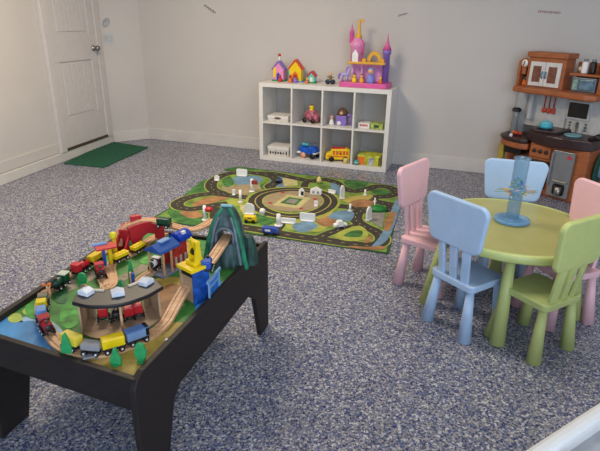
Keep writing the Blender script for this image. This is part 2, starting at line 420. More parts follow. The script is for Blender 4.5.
# blue toy truck
t = thing('toy_truck', shp(CX[1]+.155, .13, ZB), SY+R(-14), 'blue toy truck with white bumper and pale wheels in the lower second cube', 'toy truck')
MB().prism([(-.1, .045), (.095, .045), (.1, .085), (.075, .125), (.02, .13), (-.02, .105), (-.1, .12)], -.05, .05, UP, bevel=.01).build('body', mat('bright_blue_plastic', (24, 92, 200), .35, .2, 20), t)
mb = MB(); mb.box((-.1, 0, .055), (.05, .13, .02), bevel=.006); mb.box((.09, 0, .06), (.03, .11, .016), bevel=.005); mb.build('bumper', whitep, t)
for x, m_ in ((-.045, mat('peach_plastic', (232, 168, 140), .5)), (.07, black)):
    for y in (-.052, .052): wheel(t, (x, y, .03), .03, .016, m_)
mb = MB(); mb.ball((-.07, 0, .135), .022, sx=1.3); mb.ball((-.03, 0, .135), .02); mb.build('light_bar', teal, t)
# yellow bus
t = thing('toy_bus', shp(CX[2]+.15, .12, ZB), SY+R(16), 'yellow toy school bus with red window figures in the lower third cube', 'toy bus')
MB().prism([(-.13, .02), (.12, .02), (.125, .06), (.12, .125), (.09, .138), (-.07, .132), (-.088, .095), (-.125, .085), (-.135, .05)], -.05, .05, UP, bevel=.012).build('body', yellow, t)
mb = MB()
for k in range(5): mb.prism(rounded(.026, .042, .008, y0=.078), .0505, .0525, UP, mi=0) if False else mb.box((-.045+k*.034, -.051, .096), (.024, .004, .04), bevel=.003)
mb.build('side_windows', mat('window_red', (206, 100, 40), .4, .4, 40), t)
mb = MB(); mb.box((-.01, -.051, .058), (.2, .003, .012)); mb.build('side_stripe', orange, t)
for x in (-.07, .075):
    for y in (-.046, .046): wheel(t, (x, y, .028), .028, .016)
MB().box((0, 0, .138), (.14, .07, .012), bevel=.005).build('roof_rack', red, t)
# colourful boxes in the last cube
t = thing('puzzle_box', shp(CX[3]+.165, .14, ZB), SY, 'orange and lime picture box in the bottom right cube', 'box')
bx(-.12, .115, -.09, .09, 0, .105).build('box_body', mat('lime_card', (186, 190, 60), .5, .25, 20), t, bevel=.002)
bx(-.118, -.045, -.0925, -.09, .006, .085).build('orange_print', orange, t)
mb = MB(); mb.box((.025, -.092, .045), (.05, .004, .075)); mb.build('white_print', mat('grey_ink', (170, 172, 186), .5, .3, 60), t)
bx(.1, .114, -.092, -.09, .006, .09).build('dark_print', brown, t)
t = thing('toy_ball', shp(CX[3]+.02+.022, .03, ZB), SY, 'small turquoise ball in front of the orange and lime box', 'ball')
MB().ball((0, 0, .027), .027).build('ball_body', mat('turquoise', (50, 168, 168), .4), t)
MB().lathe((0, 0, .024), [(.0276, 0), (.0276, .006)]).build('seam_band', whitep, t)
t = thing('toy_cup', shp(CX[2]+.25, .045, ZB), SY, 'small pale yellow toy cup beside the yellow bus', 'toy cup')
MB().lathe((0, 0, 0), [(.018, 0), (.024, .05), (.022, .05), (.016, .004), (.001, .004)]).build('cup_body', mat('pale_yellow', (222, 204, 130), .5), t)
MB().tube(smooth_path([(.022, 0, .04), (.036, 0, .032), (.034, 0, .018), (.019, 0, .012)], 4), .003).build('cup_handle', mat('pale_yellow', (222, 204, 130), .5), t)

# toys on the shelf top
def toy_house(x, y, w, h, m_wall, m_roof, m_base, label, rz=0):
    t = thing('toy_house', shp(x, y, ZT), SY+rz, label, 'toy house')
    MB().prism(rounded(w*1.25, .1, .02, y0=-.05), 0, .014).build('base', m_base, t)
    hw = w/2; hb = h*.62
    b = MB(); b.prism([(-hw, .014), (hw, .014), (hw, hb), (0, h*.93), (-hw, hb)], -.035, .035, UP); b.build('wall', m_wall, t)
    b = MB()
    L_ = math.hypot(hw*1.25, (h-hb)*1.2); an = math.atan2((h-hb)*.95, hw)
    for s_ in (-1, 1):
        b.box((s_*hw*.58, 0, hb+(h-hb)*.47), (L_*.98, .088, .013), ry=s_*an, bevel=.003)
    b.build('roof', m_roof, t)
    return t
a = toy_house(.135, .24, .12, .2, rose, purple, green, 'toy house with a purple roof and a red chimney ball on the shelf top')
MB().prism([(-.018, .014), (.018, .014), (.018, .07), (0, .09), (-.018, .07)], .035, .038, UP).build('door', blue, a)
MB().box((-.04, -.037, .09), (.03, .006, .1), bevel=.003).build('front_pillar', yellow, a)
mb = MB(); mb.cone((.0, 0, .19), (0, 0, .25), .012, .008); mb.build('chimney', whitep, a); MB().ball((0, 0, .262), .016).build('chimney_ball', red, a)
a2 = toy_house(.325, .24, .13, .22, yellow, mat('orange_red_plastic', (214, 70, 40), .4), lblue, 'yellow toy house with an orange-red roof on the shelf top')
MB().prism([(-.03, .014), (.03, .014), (.03, .08), (0, .11), (-.03, .08)], .035, .038, UP).build('door', orange, a2)
MB().box((-.068, -.02, .07), (.02, .03, .1), bevel=.004).build('side_pillar', teal, a2)
a3 = toy_house(.51, .22, .07, .115, mat('aqua_plastic', (120, 200, 186), .4), red, green, 'small aqua toy house with a red roof on the shelf top')
MB().prism([(-.014, .014), (.014, .014), (.014, .05), (0, .062), (-.014, .05)], .035, .038, UP).build('door', whitep, a3)
def figure(x, y, z, s, mb_, mh, label, hairm=None):
    t = thing('toy_figure', shp(x, y, z), SY, label, 'toy figure')
    MB().lathe((0, 0, 0), [(.024*s, 0), (.026*s, .012*s), (.02*s, .04*s), (.01*s, .052*s), (.001, .053*s)]).build('body', mb_, t)
    MB().ball((0, 0, .066*s), .017*s).build('head', mh, t)
    if hairm: MB().ball((0, .003, .074*s), .016*s, sz=.75).build('hair', hairm, t)
    return t
figure(.178, .15, ZT, .85, red, red, 'small red toy figure in front of the purple roofed house')
figure(.29, .155, ZT, .9, orange, red, 'red and orange toy figure in front of the yellow house', red)
figure(.343, .16, ZT, 1.0, purple, red, 'purple toy figure with red head in front of the yellow house')
figure(.475, .15, ZT, .7, orange, yellow, 'tiny orange toy figure left of the small red roofed house')
t = thing('toy_motorbike', shp(.712, .2, ZT), SY, 'dark toy motorbike with a small rider standing alone on the shelf top', 'toy vehicle')
mb = MB()
for x in (-.026, .026): wheel(t, (x, 0, .024), .024, .03, mat('navy_plastic', (38, 46, 66), .5))
MB().box((0, 0, .04), (.07, .03, .02), bevel=.006).build('frame', greyp, t)
mb = MB(); mb.cone((0, 0, .045), (0, 0, .082), .017, .012); mb.tube([(-.034, -.01, .07), (0, 0, .076), (.034, -.01, .07)], .006); mb.build('rider', mat('olive_rider', (122, 106, 70), .5), t)
MB().ball((0, 0, .1), .017).build('rider_head', skin, t)

# toy castle, a generic pink and purple one
CT = thing('toy_castle', shp(1.085, .20, ZT), SY, 'tall pink and purple toy castle with gold balcony on the shelf top', 'toy castle')
MB().prism(rounded(.50, .26, .05, y0=-.15), 0, .045, bevel=.006).build('base', magenta, CT)
mb = MB()
for x in (-.15, -.055, .055, .16): mb.box((x, .04, .13), (.018, .05, .17))
mb.box((.0, .075, .13), (.34, .012, .17)); mb.build('lower_wall', mat('lilac_wall', (226, 168, 214), .4), CT)
for x in (-.10, .0, .108):
    b = MB(); pts = [(x-.04, .21), (x-.04, .16)]
    for k in range(7): pts.append((x-.036*math.cos(math.pi*k/6), .16+.034*math.sin(math.pi*k/6)))
    pts += [(x+.04, .16), (x+.04, .21)]
    b.prism(pts, -.03, -.018, UP); b.build('arch', rose, CT)
MB().prism(rounded(.38, .17, .02, y0=-.06), .213, .235, bevel=.004).build('balcony_floor', gold, CT)
b = MB(); outer = [(.065+.075*math.cos(R(a_)), .235+.1*math.sin(R(a_))) for a_ in range(0, 181, 12)]
inner = [(.065+.04*math.cos(R(a_)), .235+.062*math.sin(R(a_))) for a_ in range(180, -1, -12)]
b.prism(outer+inner, -.03, -.015, UP, bevel=.002)
b.box((-.03, -.02, .25), (.035, .012, .03)); b.box((.155, -.02, .25), (.035, .012, .03)); b.build('balcony_arch', gold, CT)
MB().lathe((.185, .02, .04), [(.033, 0), (.033, .27), (.042, .275), (.042, .31), (.001, .31)]).build('round_tower', purple, CT)
MB().lathe((.185, .02, .35), [(.044, 0), (.02, .05), (.008, .09), (.004, .13), (.001, .15)]).build('spire', magenta, CT)
MB().lathe((-.115, .02, .235), [(.062, 0), (.062, .13), (.072, .14), (.072, .175), (.056, .185), (.04, .215), (.018, .23), (.001, .235)]).build('main_tower', rose, CT)
MB().lathe((-.17, .0, .4), [(.014, 0), (.022, .015), (.022, .09), (.026, .095), (.010, .14), (.003, .17), (.001, .185)]).build('side_turret', magenta, CT)
MB().lathe((-.058, .0, .3), [(.014, 0), (.018, .06), (.02, .1), (.001, .14)]).build('side_turret', magenta, CT)
mb = MB(); mb.lathe((-.105, .02, .44), [(.03, 0), (.034, .03), (.018, .06), (.012, .13), (.016, .15), (.004, .18), (.001, .19)])
mb.box((-.08, .02, .61), (.045, .005, .024)); mb.build('gold_finial', gold, CT)
MB().prism([(-.03, .235), (.03, .235), (.03, .31), (0, .35), (-.03, .31)], .045, .05, UP @ Matrix.Translation((-.115, 0, 0))).build('tower_window', whitep, CT)
figure(0.99, .085, ZT+.045, .95, yellow, yellow, 'yellow toy figure with dark hair at the left on the castle base', black)
figure(1.065, .085, ZT+.045, .95, gold, skin, 'toy figure in gold with dark hair in the middle of the castle base', black)
figure(1.15, .09, ZT+.045, 1.7, mat('periwinkle', (130, 134, 214), .4), skin, 'taller periwinkle toy figure in the castle doorway', lblue)
figure(1.25, .09, ZT+.045, .75, orange, yellow, 'small yellow and orange toy figure at the right end of the castle base')
t = thing('toy_horse', shp(.888, .12, ZT+.045), SY, 'lilac winged toy horse standing at the left end of the castle', 'toy horse')
mb = MB(); mb.tube(smooth_path([(-.035, 0, .06), (-.01, 0, .068), (.02, 0, .066), (.03, 0, .09), (.036, 0, .118), (.05, 0, .112)], 5), [.02]*10+[.022]*6+[.016]*5+[.012]*5)
for x in (-.03, .018):
    for y in (-.012, .012): mb.cone((x, y, .055), (x, y, 0), .009, .008, 10)
mb.build('body', mat('lilac_plastic', (176, 166, 222), .4), t)
mb = MB(); mb.tube(smooth_path([(-.05, 0, .075), (-.068, 0, .05), (-.064, 0, .02)], 5), .011); mb.tube(smooth_path([(.018, 0, .09), (.02, 0, .125), (.034, 0, .134)], 5), .012); mb.build('mane_and_tail', purple, t)

# ------------------------------------------------------------------ round table + chairs
TC = Vector((1.082, 2.478, 0)); RTB = .413
T = thing('round_table', TC, 0, 'round lime green plastic childrens table with four tapering legs', 'table')
MB().lathe((0, 0, 0), [(RTB-.02, .462), (.0005, .462)]).build('underside', greenp, T)
MB().lathe((0, 0, 0), [(RTB-.027, .445), (RTB-.004, .44), (RTB, .448), (RTB, .474), (RTB-.006, .48), (RTB-.02, .482), (RTB-.025, .4795)], n=96, cap=False).build('rim', greenp, T)
MB().lathe((0, 0, 0), [(RTB-.024, .4625), (RTB-.024, .4795), (.0005, .4795)], n=96, smooth=False).build('tabletop', greentop, T)
for k in range(4):
    a_ = R((251, 343, 73, 178)[k]); d_ = Vector((math.cos(a_), math.sin(a_), 0))
    MB().cone(d_*.385, d_*.315+Vector((0, 0, .463)), .037, .021, 28).build('leg', greenp, T)

def make_chair(name, m, loc, yaw, label):
    t = thing(name, loc, yaw, label, 'chair', None)
    MB().prism([(p[0]-.0, p[1]) for p in rounded(.25, .262, .03, y0=-.131, x0=-.0125)], .262, .296, bevel=.006).build('seat', m, t)
    for sx in (-1, 1):
        for sy in (-1, 1):
            MB().cone((sx*.124, sy*.122, 0), (sx*.098-.006, sy*.100, .268), .033, .018, 24).build('leg', m, t)
    # backrest panel: local plane, leaning back
    lean = math.atan2(.016, .2)
    P = Matrix.Translation((-.141, 0, .463)) @ Matrix.Rotation(-lean, 4, 'Y') @ Matrix.Rotation(R(90), 4, 'Z') @ UP
    MB().prism(rounded(.305, .238, .042, n=7, wt=.35), -.013, .015, P, bevel=.008).build('backrest', m, t)
    for y in (-.07, 0, .07):
        b = MB(); b.sweep([(-.116, y, .28), (-.134, y*1.06, .42), (-.144, y*1.1, .51)], [(-.020, -.009), (-.020, .009), (.020, .009), (.020, -.009)])
        b.build('spindle', m, t, bevel=.004)
    return t
make_chair('childs_chair', bluep, (.840, 2.296, 0), R(33), 'pale blue plastic chair pulled up at the near left side of the table')
make_chair('childs_chair', greenp, (1.118, 2.140, 0), R(120), 'lime green plastic chair in front of the table')
make_chair('childs_chair', pinkp, (.757, 2.735, 0), R(-39), 'pink plastic chair at the left of the table beside the car rug')
make_chair('childs_chair', pinkp, (1.345, 2.405, 0), R(197), 'pink plastic chair at the right of the table, cut by the photo edge')
make_chair('childs_chair', bluep, (1.200, 2.775, 0), R(-107), 'pale blue plastic chair behind the table in front of the play kitchen')

# stick-and-marble tower game
gl = mat('clear_blue_plastic', (120, 178, 228), .12, .02, alpha=.55)
gl2 = mat('clear_blue_tube', (120, 166, 198), .12, .02, alpha=.30)
G0 = at(511.5, 221, .482)
G = thing('stick_game_tower', (G0.x, G0.y, .482), R(20), 'clear blue tube game with yellow sticks standing on the green table', 'game')
MB().lathe((0, 0, 0), [(.085, 0), (.09, .006), (.088, .016), (.074, .018), (.068, .008), (.036, .009), (.036, .02), (.001, .02)], n=32).build('tray', gl, G)
MB().lathe((0, 0, .0), [(.034, .0185), (.033, .155), (.030, .155), (.031, .0185)], n=24, cap=False).build('lower_tube', gl2, G)
MB().lathe((0, 0, 0), [(.030, .150), (.043, .155), (.044, .178), (.038, .182), (.033, .180), (.030, .155)], n=24, cap=False).build('collar', gl, G)
MB().lathe((0, 0, 0), [(.0355, .183), (.036, .325), (.041, .328), (.041, .336), (.035, .336), (.0325, .183)], n=24, cap=False).build('upper_tube', gl2, G)
stm = [mat('stick_yellow', (214, 190, 70), .5), mat('stick_orange', (190, 110, 50), .5), mat('stick_green', (120, 150, 80), .5)]
for k in range(16):
    a_ = R(k*29+5); z = .158+.02*((k*7) % 5)/4; l_ = .082+.012*(k % 3); off = .018*math.sin(k*2.1)
    d_ = Vector((math.cos(a_), math.sin(a_), .12*math.sin(k*1.3))); q = Vector((-d_.y, d_.x, 0))*off
    MB().tube([-d_*l_+q+Vector((0, 0, z)), d_*l_*.9+q+Vector((0, 0, z))], .0017, 6).build('stick', stm[k % 3], G)
mm = mat('marbles', (96, 150, 190), .2, .5, 90)
for k in range(9):
    MB().ball((.018*math.cos(k*2.4), .018*math.sin(k*2.4), .192+.012*(k % 4)), .008, n=10).build('marble', [mm, mat('marble_green', (120, 190, 90), .2), blue][k % 3], G)
# ------------------------------------------------------------------ car rug
RC = [at(238, 167), at(402, 187), at(389, 254.5), at(150, 220)]
rc = sum(RC, Vector())/4
rm = [mat('rug_green', (112, 146, 62), .9, .3, 9), mat('rug_border', (44, 84, 46), .9), mat('rug_road', (56, 53, 47), .9, .12, 30),
      mat('rug_verge', (158, 166, 72), .9, .1), mat('rug_dark_green', (62, 112, 54), .9, .3, 14), mat('rug_tan', (158, 142, 112), .9, .1, 20),
      mat('rug_cream', (190, 182, 130), .9, .08), mat('rug_orange', (158, 116, 78), .9, .2, 14), mat('rug_blue', (108, 142, 168), .9, .15, 10),
      mat('rug_grey', (138, 136, 130), .9, .1, 20), mat('rug_white', (206, 204, 190), .9), mat('rug_red', (170, 60, 44), .9),
      mat('rug_yellow_line', (178, 164, 84), .9)]
GN, BD, RD, VG, DG, TN, CR, OR, BL, GY, WH, RE, YL = range(13)
rug = MB(); rug.prism([(p.x, p.y) for p in RC], 0, .006, mi=BD)
ins = [p.lerp(rc, .022) for p in RC]; rug.flat(ins, .0064, GN)
def px(pts): return [at(*p) for p in pts]
lay = [.0068]
def area(pts, mi, k=5, z=None):
    p = px(pts); p = smooth_path(p, k, True) if k else p
    rug.flat(p, z or lay[0], mi); lay[0] += .00008
area([(224, 170), (234, 168), (262, 170), (240, 171.5)], DG)
area([(168, 212), (180, 208), (200, 214), (228, 213), (222, 222), (196, 226), (176, 222)], DG)
area([(196, 186), (206, 180), (214, 184), (205, 194), (190, 200), (180, 200)], DG)
area([(232, 180), (244, 176), (262, 178), (258, 184), (240, 186)], BL)
area([(222, 187), (234, 186), (258, 185), (262, 190), (240, 196), (226, 193)], TN)
area([(222, 180), (230, 177), (234, 184), (226, 188)], DG)
area([(260, 186), (270, 183), (276, 188), (266, 193)], DG)
area([(192, 205), (204, 199), (222, 197), (228, 199), (214, 203), (200, 207)], OR)
area([(222, 203), (232, 200), (246, 201), (240, 206), (226, 207)], VG)
area([(180, 213), (196, 212), (203, 217), (190, 219)], OR)
area([(270, 181), (280, 177), (290, 179), (288, 187), (276, 187)], BL)
area([(282, 179), (296, 178), (298, 186), (284, 187)], CR, 0)
area([(240, 206), (252, 208), (262, 214), (268, 224), (254, 222), (244, 216)], CR)
area([(254, 216), (268, 214), (276, 222), (262, 226)], DG)
area([(284, 224), (300, 221), (326, 224), (322, 232), (300, 232), (286, 229)], VG)
area([(292, 227), (306, 222), (318, 226), (312, 231), (300, 233)], BL)
area([(316, 222), (328, 218), (338, 223), (326, 228)], OR)
area([(328, 216), (344, 211), (354, 214), (350, 222), (338, 221), (330, 219)], BL)
area([(312, 215), (326, 212), (336, 207), (330, 216), (318, 220)], YL)
area([(342, 200), (352, 197), (372, 196), (368, 201), (350, 204)], YL)
area([(350, 203), (362, 200), (374, 203), (368, 208), (352, 207)], OR)
area([(344, 182), (356, 181), (368, 184), (362, 189), (350, 189)], DG)
area([(330, 184), (338, 186), (342, 194), (334, 194)], BL)
area([(370, 192), (380, 190), (392, 193), (380, 196)], DG)
area([(384, 244), (392, 232), (400, 208), (401, 200), (396, 201), (390, 214), (384, 230), (378, 240), (370, 250)], BL, 3)
area([(384, 230), (386, 218), (392, 213), (396, 214), (392, 226), (388, 232)], OR)
area([(366, 214), (385, 213), (382, 229), (369, 222)], GY, 0)
area([(334, 237), (346, 230), (360, 227), (368, 234), (364, 241), (346, 242)], VG)
area([(344, 237), (352, 232), (362, 232), (360, 238)], DG)
area([(366, 240), (372, 236), (370, 243), (364, 244)], OR)
area([(350, 247), (366, 248), (380, 247), (386, 249), (376, 251), (352, 249)], OR)
# grand ring
ringp = [(293+38*math.cos(R(t)), 203+13.6*math.sin(R(t))-.9*math.cos(R(2*t))) for t in range(0, 360, 12)]
rug.ribbon(px(ringp), .16, .0085, VG, True)
rug.ribbon(px(ringp), .115, .0087, RD, True)
rug.ribbon(px(ringp), .010, .0089, YL, True)
inn = [(293+30*math.cos(R(t)), 202.3+10.4*math.sin(R(t))) for t in range(0, 360, 12)]
rug.flat(px(inn), .0091, TN)
rug.flat(px([(272, 206), (288, 195.5), (311, 199), (299, 209.5)]), .0093, CR)
rug.flat(px([(280, 204), (289, 198), (303, 200), (296, 206.5)]), .0095, DG)
rug.flat(px([(285, 203.2), (290, 199.6), (299, 200.8), (294, 205)]), .0097, GY)
for p_ in ((283, 193.5), (301, 209.5), (270, 204), (315, 200)): rug.flat(px([(p_[0]-2, p_[1]-.8), (p_[0]+2, p_[1]-.8), (p_[0]+2, p_[1]+.8), (p_[0]-2, p_[1]+.8)]), .0097, RE)
zz = [.0076]
def road(pts, w=.105, dash=True, closed=False):
    p = smooth_path(px(pts), 6, closed); z = zz[0]; zz[0] += .00002
    rug.ribbon(p, w*1.2, z-.0003, VG, closed); rug.ribbon(p, w, z+.0003, RD, closed)
    if dash:
        for k in range(0, len(p)-2, 3): rug.ribbon(p[k:k+2], .006, z+.0006, YL)
road([(228, 204), (214, 206), (196, 209.5), (182, 209), (177, 205), (183, 200.5), (196, 196.5), (212, 194.5), (224, 195.5), (236, 197), (252, 199)])
road([(224, 194.5), (214, 191), (211, 186), (215, 180), (226, 175), (240, 173), (256, 174), (272, 177.5), (277, 182), (270, 187), (276, 190.5), (284, 190)])
road([(256, 173.6), (274, 174.5), (296, 179), (312, 182), (322, 180), (334, 182.5), (343, 189), (354, 192), (366, 190), (378, 187), (390, 188.5), (396, 193), (388, 197), (375, 198), (372, 201.5), (382, 203.5), (392, 206), (390, 210), (378, 211.5), (364, 209.5), (350, 208), (332, 206)])
road([(366, 210), (357, 214), (356, 221), (364, 227), (375, 232), (382, 238), (380, 244), (368, 246.5), (345, 244), (318, 240), (290, 236), (262, 231), (236, 227), (214, 223)])
road([(360, 226), (346, 229), (332, 233), (318, 239)], .08)
road([(262, 210), (272, 217), (282, 222), (276, 232)], .07, False)
road([(216, 208), (214, 216), (216, 224)], .07, False)
road([(306, 183), (304, 188), (306, 192)], .07, False)
tag(rug.build('car_rug', rm, origin=rc, merge=False), 'green play rug printed with grey roads, a big ring road and ponds', 'rug')

# ---- wooden signs, trees and cars standing on the rug
GR = 'wooden pieces standing on the car rug'
RT = .0095
def sign(px_, py_, w, h, label, kind='board', m=whitep, yaw=R(-12), d=.014):
    p = at(px_, py_, RT); t = thing('wooden_sign', p, yaw, label, 'toy sign', GR)
    if kind == 'board':
        MB().prism(rounded(w, h, min(w, h)*.18), -d/2, d/2, UP, bevel=.002).build('sign_board', m, t)
        MB().box((0, 0, .004), (w*.8, .035, .008), bevel=.002).build('sign_foot', m, t)
    elif kind == 'post':
        MB().cone((0, 0, 0), (0, 0, h), w*.5, w*.42, 14).build('post', m, t)
        MB().lathe((0, 0, 0), [(w*.9, 0), (w*.9, .006), (w*.5, .008), (.001, .008)]).build('sign_foot', m, t)
    elif kind == 'arch':
        pts = [(-w/2, 0)] + [(-w/2*math.cos(math.pi*k/8), h*.6+h*.4*math.sin(math.pi*k/8)) for k in range(9)] + [(w/2, 0)]
        MB().prism(pts, -d/2, d/2, UP, bevel=.002).build('sign_board', m, t)
        MB().box((0, 0, .004), (w*.9, .035, .008), bevel=.002).build('sign_foot', m, t)
    return t
sign(217, 180.5, .05, .05, 'small white rounded wooden piece near the far left rim of the rug', 'arch')
sign(242, 176, .11, .07, 'wide white wooden board at the far left of the rug behind the pond', 'board')
t = sign(252, 191.5, .03, .115, 'white wooden post with red panel beside the printed pond', 'post')
MB().box((.028, -.012, .09), (.055, .012, .035), bevel=.003).build('red_panel', mat('dull_red', (150, 50, 46), .5), t)
sign(234, 195, .03, .05, 'short white wooden block left of the tall white post', 'board')
sign(240.5, 202, .026, .105, 'tall white wooden post at the left of the ring road', 'post')
t = sign(205, 220, .028, .115, 'white wooden post with a red roof piece behind the train table', 'post')
MB().ball((.035, 0, .088), .026, sx=1.2, sz=.8).build('red_cap', red, t)
sign(249.5, 214, .085, .09, 'white arched wooden board behind the yellow toy bus', 'arch')
t = thing('wooden_tree', at(262.5, 215.5, RT), 0, 'small round white wooden tree left of the blue car', 'toy tree', GR)
MB().ball((0, 0, .036), .024).build('tree_crown', whitep, t); MB().cone((0, 0, 0), (0, 0, .02), .012, .01).build('tree_trunk', whitep, t)
sign(278.5, 225.5, .036, .09, 'thick white wooden post right of the blue car at the near rim', 'post')
sign(288, 223, .12, .04, 'low wide white wooden wall beside the thick post', 'board')
sign(307.5, 221, .12, .065, 'wide white wooden board below the ring road', 'board')
t = sign(301.5, 196, .05, .07, 'white wooden arch with a black opening inside the ring road', 'arch')
MB().box((.008, -.009, .024), (.022, .005, .04)).build('black_opening', black, t)
t = thing('wooden_house', at(316, 194, RT), R(-12), 'small white gabled wooden house at the far side of the ring', 'toy house', GR)
MB().prism([(-.05, 0), (.05, 0), (.05, .04), (0, .065), (-.05, .04)], -.02, .02, UP, bevel=.002).build('house_body', whitep, t)
for x in (-.02, .02): MB().box((x, -.021, .022), (.016, .004, .02)).build('house_window', greyp, t)
sign(316, 206, .034, .045, 'short pale wooden block inside the ring at its right', 'board')
t = thing('wooden_tree', at(319, 183.5, RT), 0, 'pale yellow wooden tree behind the white gabled house', 'toy tree', GR)
MB().lathe((0, 0, .01), [(.02, 0), (.026, .02), (.016, .045), (.001, .06)]).build('tree_crown', mat('pale_yellow', (222, 204, 130), .5), t)
MB().cone((0, 0, 0), (0, 0, .02), .01, .01).build('tree_trunk', beech, t)
sign(342, 198.5, .045, .12, 'tall white rounded wooden board right of the ring road', 'arch', yaw=R(35))
sign(332, 193, .075, .03, 'low white wooden slab at the far right of the ring', 'board', yaw=R(-35))
sign(365, 195, .02, .05, 'thin short white post near the far right bend', 'post')
sign(350, 211, .02, .06, 'thin white post at the crossroads right of the ring', 'post')
sign(375, 201.5, .016, .03, 'tiny white post beside the green dome', 'post')
sign(368.5, 220, .06, .11, 'large white leaning wooden board at the printed car park', 'arch', yaw=R(48))
t = thing('wooden_car', at(340, 227.5, RT), R(20), 'white wooden car on the right half of the rug', 'toy car', GR)
MB().prism([(-.05, .012), (.05, .012), (.05, .03), (.025, .034), (.012, .056), (-.022, .056), (-.032, .034), (-.05, .03)], -.02, .02, UP, bevel=.003).build('car_body', whitep, t)
for x in (-.028, .028):
    for y in (-.02, .02): wheel(t, (x, y, .012), .012, .006, greyp)
t = thing('green_dome', at(378, 210, RT), 0, 'bright green dome shaped hill piece in the right bend of the road', 'toy hill', GR)
MB().lathe((0, 0, 0), [(.075, 0), (.07, .018), (.05, .034), (.02, .042), (.001, .043)], sy=.8).build('dome', mat('grass_green', (20, 120, 44), .5), t)
MB().cone((-.03, 0, .03), (-.03, 0, .075), .006, .005).build('peg', whitep, t)
def toy_auto(p, yaw, name, label, m, L=.1, W=.045, Hh=.055, van=False):
    t = thing(name, p, yaw, label, 'toy car')
    prof = [(-L/2, .012), (L/2, .012), (L/2, Hh*.55), (L*.3, Hh*.62), (L*.18, Hh), (-L*.3, Hh), (-L*.42, Hh*.6), (-L/2, Hh*.55)]
    if van: prof = [(-L/2, .012), (L/2, .012), (L/2, Hh*.6), (L*.4, Hh), (-L/2, Hh)]
    MB().prism(prof, -W/2, W/2, UP, bevel=.005).build('car_body', m, t)
    mb = MB(); mb.box((0, 0, Hh*.78), (L*.34, W*1.02, Hh*.22), bevel=.002); mb.build('car_window', mat('tinted_glass', (60, 76, 96), .15), t)
    for x in (-L*.28, L*.3):
        for y in (-W/2, W/2): wheel(t, (x, y, .014), .014, .008)
    return t
toy_auto(at(250.5, 222, RT), R(-12), 'toy_bus', 'small yellow toy bus in front of the white arched board', yellow, .095, .045, .05, True)
c_ = toy_auto(at(270.5, 234, RT), R(-10), 'toy_car', 'blue toy van on the near road of the rug', mat('van_blue', (40, 76, 176), .3), .11, .05, .055, True)
MB().box((-.015, -.0265, .036), (.04, .002, .014)).build('white_stripe', whitep, c_)
toy_auto(at(279, 182.5, RT), R(-12), 'toy_car', 'tiny blue toy car at the far rim of the rug', blue, .06, .035, .03)

# ------------------------------------------------------------------ train table
TZ = .461; BZ = .438
cNR, cFR, cFL, cNL = at(133.5, 381, TZ), at(268, 241, TZ), at(134, 224, TZ), at(-29, 330, TZ)
for c_ in (cNR, cFR, cFL, cNL): c_.z = 0
TT = thing('train_table', (cNR+cFR+cFL+cNL)/4, 0, 'dark espresso wooden train table with a printed landscape top', 'table')
T0 = TT.location.copy()
def side_panel(a, b, flip):
    """long side board whose two ends run down as legs"""
    L_ = (b-a).length; yaw = math.atan2((b-a).y, (b-a).x)
    pts = [(0, 0), (.130, 0), (.195, .235), (.24, .272), (L_-.235, .289), (L_-.165, .235), (L_-.1, 0), (L_, 0), (L_, TZ-.004), (L_-.004, TZ), (.05, TZ), (.018, TZ-.012), (0, TZ-.04)]
    Tm = Matrix.Translation(a-T0) @ Matrix.Rotation(yaw, 4, 'Z') @ UP
    MB().prism(pts, 0 if flip else -.022, .022 if flip else 0, Tm, bevel=.003).build('side_panel', espresso, TT)
side_panel(cNR, cFR, False); side_panel(cNL, cFL, True)
def apron(a, b, zt, zb, inward):
    d = (b-a).normalized(); n = Vector((-d.y, d.x, 0))*inward; q = [a+d*.01, b-d*.01, b-d*.01+n*.02, a+d*.01+n*.02]
    MB().prism([((p-T0).x, (p-T0).y) for p in q], zb, zt, bevel=.002).build('end_apron', espresso, TT)
apron(cNR+(cFR-cNR).normalized()*.012, cNL+(cFL-cNL).normalized()*.012, TZ-.01, TZ-.13, -1)
apron(cFR-(cFR-cNR).normalized()*.03, cFL-(cFL-cNL).normalized()*.03, TZ-.008, TZ-.12, -1)
# printed play board
bmats = [mat('board_grass', (62, 132, 56), .6, .25, 14), mat('board_water', (70, 146, 206), .4, .2, 12), mat('board_shallow', (150, 190, 216), .5, .1),
         mat('board_sand', (196, 166, 96), .6, .15, 10), mat('board_ochre', (166, 144, 64), .6, .25, 12), mat('board_brown', (140, 100, 60), .6, .35, 14),
         mat('board_bush', (70, 160, 60), .6, .3, 24), mat('board_lime', (176, 196, 90), .6, .2, 24), mat('board_dark', (40, 100, 60), .6, .3, 16), mat('board_road', (146, 140, 120), .6, .2, 40)]
bd = MB()
ib = [cNR.lerp(cFL, .027), cFR.lerp(cNL, .027), cFL.lerp(cNR, .027), cNL.lerp(cFR, .027)]
bd.prism([(p.x, p.y) for p in ib], BZ-.012, BZ)
bl = [BZ+.0003]
def inside(p):
    for i in range(4):
        a, b = ib[i], ib[(i+1) % 4]; e = b-a
        n = Vector((-e.y, e.x, 0)).normalized(); dd = (p-a).dot(n)
        if dd < .004: p = p+n*(.004-dd)
    return p
def print_area(pts, mi, k=5):
    p = [at(*q, BZ) for q in pts]; p = smooth_path(p, k, True) if k else p
    p = [inside(q) for q in p]; bd.flat(p, bl[0], mi); bl[0] += .0001
print_area([(-26, 332), (-6, 312), (14, 318), (40, 316), (62, 330), (64, 352), (84, 372), (30, 352)], 2)
print_area([(-20, 334), (0, 317), (18, 322), (34, 321), (52, 332), (54, 350), (30, 346), (6, 340)], 1)
print_area([(60, 350), (72, 338), (100, 340), (150, 336), (176, 322), (196, 332), (170, 352), (134, 388), (90, 372), (62, 362)], 4)
print_area([(62, 348), (80, 342), (110, 344), (120, 352), (100, 366), (78, 364)], 3)
